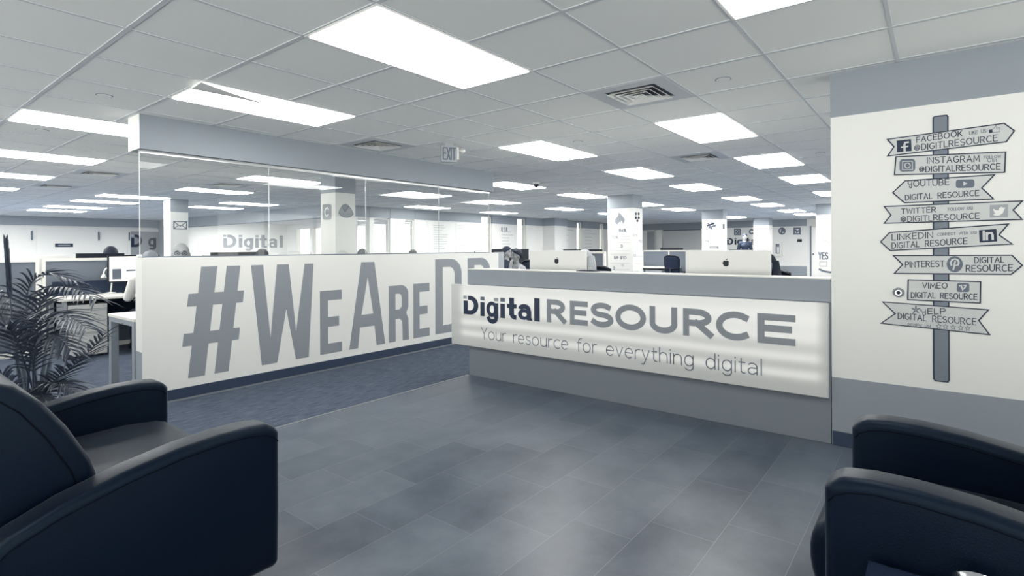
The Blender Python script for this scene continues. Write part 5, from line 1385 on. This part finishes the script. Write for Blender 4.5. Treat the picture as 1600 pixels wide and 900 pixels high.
# door and blinds of the far end wall
d = struct('door_1', MB().box(24.42, 24.47, 3.35, 3.93, .01, 2.08), M['white'])
MB().box(24.40, 24.46, 3.935, 3.985, 0, 2.13).build('door_frame', M['ink_mid'], d); MB().box(24.40, 24.46, 3.70, 3.73, 0, 2.13).build('door_edge', M['ink_mid'], d)
MB().ball((24.38, 3.86, 1.0), .035, 10, 8).build('door_handle', M['ink_mid'], d)
for u0, u1, mt, lab in ((1005, 1011.5, 'white', 'white narrow blind at the far end beside the flame column'), (1012, 1023, 'blind_dark', 'grey blind at the far end right of the flame column'), (1026, 1035, 'white', 'white blind between the two grey blinds at the far end'), (1037, 1096, 'blind', 'wide pale grey blind at the far end left of the hash column')):
    a = onX(u0, 360.5, FX); c_ = onX(u1, 390, FX)
    t = thing('window_blind', (FX - .03, (a.y + c_.y) / 2, .95), lab, 'blind', 'blinds at the far end')
    MB().box(FX - .05, FX - .03, c_.y, a.y, .95, 2.08).build('blind_fabric', M[mt], t)
    MB().box(FX - .07, FX - .014, c_.y, a.y, 2.08, 2.13).build('blind_rail', M['ink_mid' if u0 > 1030 else 'white'], t)
    MB().box(FX - .055, FX - .025, c_.y, a.y, .925, .95).build('bottom_bar', M['white'], t)

# back-left wall: doors, plate, glazed panel with letters
for k, (u0, u1, lab) in enumerate(((20, 54, 0), (56, 158, 0), (163, 205, 0))):
    a, c_ = onY(u0, 360, BW), onY(u1, 360, BW)
    d = struct('door_%d' % (k + 2), MB().box(a.x + .012, c_.x - .012, BW - .012, BW - .002, .02, 2.08), M['white'])
    MB().tube([(c_.x - .08, BW - .05, 1.65), (c_.x - .08, BW - .05, 1.95)], .025, 8).build('door_handle', M['ink_mid'], d)
q = onY(100, 383.2, BW)
t = thing('name_plate', (q.x, BW - .015, q.z), 'small dark name plate on the white doors at the far left', 'sign plate')
MB().box(q.x - .24, q.x + .24, BW - .02, BW - .0125, q.z - .06, q.z + .06).build('plate', M['ink'], t)
MB().box(q.x - .16, q.x + .16, BW - .022, BW - .0205, q.z - .012, q.z + .012).build('text_line', M['ink_pale'], t)
a, c_ = onY(203, 361.5, BW), onY(248, 396, BW)
d = struct('window_12', MB().box(a.x - .08, c_.x + .08, BW - .05, BW - .03, 1.05, a.z + .08), M['white'])
MB().box(a.x, c_.x, BW - .06, BW - .051, 1.12, a.z).build('window_pane', M['blind_dark'], d)
fz_ = Frame((0, BW - .062, 0), (1, 0, 0), (0, 0, 1))
q = onY(204, 386, BW)
digital_word('wall_word', fz_, q.x, q.z, 1.72, .46, 'ink', 'blind', 'dark cropped letters D and g in the grey glass panel at the far left', letters='Dg')

# printed text on the long far wall
def wall_lines(u0, u1, v0, v1, n, label, mt='ink_faint'):
    a, c_ = onY(u0, v0, FW), onY(u1, v1, FW); f_ = Frame((0, FW - .001, 0), (1, 0, 0), (0, 0, 1))
    t = thing('wall_print', (a.x, FW - .001, c_.z), label, 'wall print')
    for k in range(n):
        z = a.z + (c_.z - a.z) * k / (n - 1); L = (c_.x - a.x) * random.uniform(.45, 1)
        MB().ribbon([(a.x, z), (a.x + L, z)], .022, f_, .002).build('text_line', M[mt], t)
wall_lines(677, 700, 352, 388, 11, 'left column of faint printed lines on the long white far wall behind the glass')
wall_lines(716, 748, 352, 388, 9, 'right column of faint printed lines on the long white far wall behind the glass')
wall_lines(784, 804, 362, 386, 6, 'faint printed lines on the far wall left of the second tall window')
wall_lines(862, 896, 358, 388, 8, 'faint printed lines on the far wall right of the white pilaster')
wall_lines(914, 932, 360, 386, 6, 'faint printed lines on the far wall between the last two tall windows')
f_ = Frame((0, FW - .001, 0), (1, 0, 0), (0, 0, 1)); q = onY(783, 362, FW)
t = thing('wall_number', (q.x, FW - .001, q.z), 'small dark printed digits on the far wall right of the tall window', 'wall print')
text(MB(), '8 1 8', f_, q.x, q.z, .34, .16, .03, .3).build('lettering', M['ink_mid'], t)

# ---------------------------------------------------------------- drawings on the columns
def colprint(plane, val, label, name='column_drawing'):
    """plane 'x': face at x = val looking to -x; 'y': face at y = val looking to -y"""
    if plane == 'x':
        f = Frame((val - .001, 0, 0), (0, -1, 0), (0, 0, 1)); fn = lambda u, v: (-onX(u, v, val).y, onX(u, v, val).z)
    else:
        f = Frame((0, val - .001, 0), (1, 0, 0), (0, 0, 1)); fn = lambda u, v: (onY(u, v, val).x, onY(u, v, val).z)
    return f, fn
def drawing(plane, val, label, items, cat='column drawing', name='column_drawing'):
    f, fn = colprint(plane, val, label); t = None
    for n_, it in enumerate(items):
        kind, pts, mt = it[0], it[1], it[2]
        P = [fn(*p) for p in pts]
        if t is None: t = thing(name, f.p(*P[0]), label, cat)
        if kind == 'fill': MB().prism(P[::-1], f, .0005, .002 + .0012 * n_).build('shape', M[mt], t)
        elif kind == 'line': MB().ribbon(P, it[3], f, .002 + .0012 * n_, closed=len(P) > 3 and pts[0] == pts[-1]).build('drawn_line', M[mt], t)
        elif kind == 'text':
            cap = fn(pts[0][0], pts[0][1] - it[4])[1] - P[0][1]
            text(MB(), it[3], f, P[0][0], P[0][1], P[1][0] - P[0][0], cap, it[5], .25, .002).build('lettering', M[mt], t)
    return t
AX, AY = 10.5, 5.02
fl = [(964.5, 351), (961, 347), (961.2, 342.5), (964.5, 339), (966.3, 335.5), (966, 332), (970, 334.5), (973, 338.5), (976, 342), (975.8, 346), (973.5, 350.5), (972.8, 347.5), (970.8, 344.2), (969.8, 347.8), (967.6, 346.6)]
drawing('x', AX, 'grey flame drawing at the top of the column beside the left computer', [('fill', fl, 'vinyl')])
def diamond(u, v, a, b): return [(u - a, v), (u, v - b), (u + a, v), (u, v + b)]
drawing('y', AY, 'dark diamond box symbol on the right face of the flame column', [('fill', diamond(993.4, 334, 1.8, 2.7), 'ink'), ('fill', diamond(997.8, 334, 1.8, 2.7), 'ink'), ('fill', diamond(993.4, 340.4, 1.8, 2.7), 'ink'), ('fill', diamond(997.8, 340.4, 1.8, 2.7), 'ink'), ('fill', diamond(995.7, 345, 1.8, 2.3), 'ink')])
def tl(u0, u1, v, mt='ink_faint', w=.008): return ('line', [(u0, v), (u1, v)], mt, w)
drawing('x', AX, 'printed figures and lines down the left face of the flame column',
        [('text', [(967, 362.5), (978.5, 362.5)], 'ink_mid', '86%', 5.2, .013), tl(956, 983, 355), ('text', [(955, 373), (966, 373)], 'ink_pale', '70%', 4.6, .01), tl(970, 984, 369.5), tl(970, 984, 374), ('text', [(969.5, 387), (973, 387)], 'ink_mid', '3', 5, .012),
         tl(954, 984, 379), tl(954, 984, 392), ('text', [(959, 405), (966.5, 405)], 'ink_mid', '$8', 5, .011), ('text', [(969, 405), (979, 405)], 'ink_mid', '$10', 5, .011), tl(954, 984, 397), ('text', [(971, 417), (975, 417)], 'ink_pale', '11', 4.6, .01), ('text', [(958, 421.5), (961.5, 421.5)], 'ink_mid', '2', 5, .013), tl(964, 984, 421), tl(954, 984, 411)], name='column_print', cat='column print')
drawing('y', AY, 'faint printed lines down the right face of the flame column', [tl(989, 995, 353), tl(989, 997, 357), ('text', [(988.5, 369.5), (996, 369.5)], 'ink_pale', '50%', 4, .009), ('text', [(997.5, 379), (1002.5, 379)], 'ink_mid', '70', 4, .01), tl(989, 1003, 385), tl(989, 997, 390), ('text', [(989.5, 401), (994, 401)], 'ink_pale', '85', 4, .01), tl(995, 1003, 400), tl(992, 1003, 412), tl(989, 997, 424)], name='column_print', cat='column print')
drawing('x', 16.48, 'tilted dark hash symbol at the top of the middle far column', [('line', [(1106.5, 349.5), (1112, 357.5)], 'ink_mid', .045), ('line', [(1112.5, 348), (1117, 354)], 'ink_pale', .045), ('line', [(1106, 352.5), (1115, 349)], 'ink', .045), ('line', [(1108, 356), (1118, 352)], 'ink_mid', .045)])
drawing('x', 16.48, 'printed percentages on the middle far column', [('text', [(1101, 379), (1108, 379)], 'ink_pale', '79%', 3.6, .014), ('text', [(1108, 388.5), (1123, 388.5)], 'ink_mid', '3000%', 3.8, .014), tl(1101, 1124, 366, w=.014), tl(1101, 1124, 373, w=.014)], name='column_print', cat='column print')
drawing('y', 4.98, 'dark bar symbol on the right face of the middle far column', [('fill', [(1129.5, 350), (1132, 350), (1132, 358), (1129.5, 358)], 'ink')])
drawing('x', 22.45, 'printed percentages on the furthest column', [('text', [(1192, 372), (1199, 372)], 'ink_pale', '45%', 3.2, .016), ('text', [(1193, 385), (1200, 385)], 'ink_pale', '97%', 3.2, .016), tl(1181, 1190, 369, w=.014), tl(1181, 1190, 378, w=.014)], name='column_print', cat='column print')
# letter C badge and mountain on the near column behind the glass
def rr(u0, v0, u1, v1, k):
    o = []
    for cx, cy, a in ((u1 - k, v0 + k, -90), (u1 - k, v1 - k, 0), (u0 + k, v1 - k, 90), (u0 + k, v0 + k, 180)):
        o += [(cx + k * math.cos(math.radians(a + 22.5 * i)), cy + k * math.sin(math.radians(a + 22.5 * i))) for i in range(5)]
    return o
drawing('x', 4.65, 'grey rounded badge with a letter C on the column behind the glass', [('fill', rr(504, 319, 518, 343.5, 3), 'vinyl'), ('line', [(513.5, 327), (512, 324.5), (509.2, 326), (507.8, 330), (508.2, 335), (510.5, 338), (513.5, 335.5)], 'white', .022)])
mt_ = [(529, 333.6), (531, 327), (535, 321), (539.4, 318.6), (544, 321), (549, 327.5), (552, 334.5), (548, 338.5), (541, 340.2), (534, 338.2), (529, 333.6)]
drawing('y', 6.98, 'grey mountain shaped badge with a tick on the column behind the glass', [('fill', mt_[:-1], 'ink_pale'), ('line', mt_, 'ink_mid', .008), ('fill', [(535, 324), (539.4, 319.5), (544, 323), (539, 331)], 'vinyl'), ('line', [(535, 324.5), (538.8, 331), (544, 323.2)], 'ink_mid', .012)])
en = [(271.5, 346), (291.5, 346.5), (291.3, 358), (271.6, 357.6), (271.5, 346)]
drawing('y', 13.2, 'outlined envelope symbol on the column at the left behind the glass', [('line', en, 'ink_mid', .022), ('line', [(272.5, 347.2), (281.5, 353.5), (290.5, 347.5)], 'ink_mid', .018), ('line', [(272.5, 356.8), (279, 351.8)], 'ink_mid', .018), ('line', [(290.5, 357), (284, 352)], 'ink_mid', .018)])
# posters on the column beside the sign wall
for v0, v1, lab, nm in ((404, 431, 'white poster with the word YES on the column beside the sign wall', 'poster'), (350, 388, 'white poster with a faint drawing above the YES poster', 'poster')):
    pass
YX = 16.2
t = thing('poster', (YX - .004, 2.2, .6), 'white poster with the word YES on the column beside the sign wall', 'poster')
a, c_ = onX(1277, 389, YX), onX(1303, 431, YX)
MB().box(YX - .008, YX - .002, c_.y, a.y, c_.z, a.z).build('poster_sheet', M['laminate'], t)
f_, fn = colprint('x', YX - .008, '')
P0, P1 = fn(1278.5, 405.5), fn(1294.5, 405.5)
text(MB(), 'YES', f_, P0[0], P0[1], P1[0] - P0[0], fn(1278.5, 394)[1] - P0[1], .03, .3, .002).build('lettering', M['ink_mid'], t)
for n_, (pts, w, mt) in enumerate((([(1281, 409), (1292, 409), (1292, 416), (1281, 416), (1281, 409)], .014, 'ink_pale'), ([(1281, 421), (1285, 423), (1291, 424.5), (1297, 425.5)], .05, 'ink_mid'))):
    MB().ribbon([fn(*p) for p in pts], w, f_, .002 + n_ * .001, closed=pts[0] == pts[-1]).build('drawn_line', M[mt], t)
t = thing('poster', (YX - .004, 2.2, 1.4), 'white poster with a faint drawing above the YES poster', 'poster')
a, c_ = onX(1282, 349, YX), onX(1303, 387, YX)
MB().box(YX - .008, YX - .002, c_.y, a.y, c_.z, a.z).build('poster_sheet', M['white'], t)
for n_, pts in enumerate(([(1285, 372), (1288, 362), (1293, 358), (1300, 360)], [(1287, 378), (1291, 376), (1294, 379), (1298, 377)])):
    MB().ribbon([fn(*p) for p in pts], .03, f_, .002 + n_ * .001).build('drawn_line', M['ink_faint'], t)

# shrubs outside the tall windows
for k, (x, y, h) in enumerate(((13.9, 13.0, 2.6), (15.9, 13.1, 2.9), (13.1 + 1.6, 17.2, 1.9), (13.1 + 1.4, 15.0, 1.7), (20.3, 13.2, 2.4))):
    t = thing('shrub', (x, y, -.12), ('tall leafy shrub outside the first narrow window', 'tall leafy shrub outside the second narrow window', 'shrub outside the bright window behind the C column, further one', 'shrub outside the bright window behind the C column, nearer one', 'leafy shrub outside the third narrow window')[k], 'shrub', 'shrubs outside')
    fm_ = MB(); rs = random.Random(k)
    for s_ in range(9):
        a = rs.uniform(0, 6.28); top = Vector((x + .45 * math.cos(a) * rs.random(), y + .45 * math.sin(a) * rs.random(), h * rs.uniform(.6, 1)))
        fm_.tube([(x, y, -.12), (x + (top.x - x) * .3, y + (top.y - y) * .3, h * .4), top], [.02, .014, .004], 5)
    fm_.build('twigs', M['stem'], t)
    lf = MB()
    for s_ in range(260):
        a = rs.uniform(0, 6.28); r = .55 * math.sqrt(rs.random()); z = rs.uniform(.4, h)
        c = Vector((x + r * math.cos(a), y + r * math.sin(a), z)); d1 = Vector((rs.uniform(-1, 1), rs.uniform(-1, 1), rs.uniform(-.6, 1))).normalized(); d2 = d1.orthogonal().normalized()
        L = rs.uniform(.06, .12); lf.add([c, c + d1 * L * .5 + d2 * L * .22, c + d1 * L, c + d1 * L * .5 - d2 * L * .22], [(0, 1, 2, 3)])
    lf.build('leaves', mat('shrub_leaf_%d' % k, rgb(170, 176, 180), .7), t)
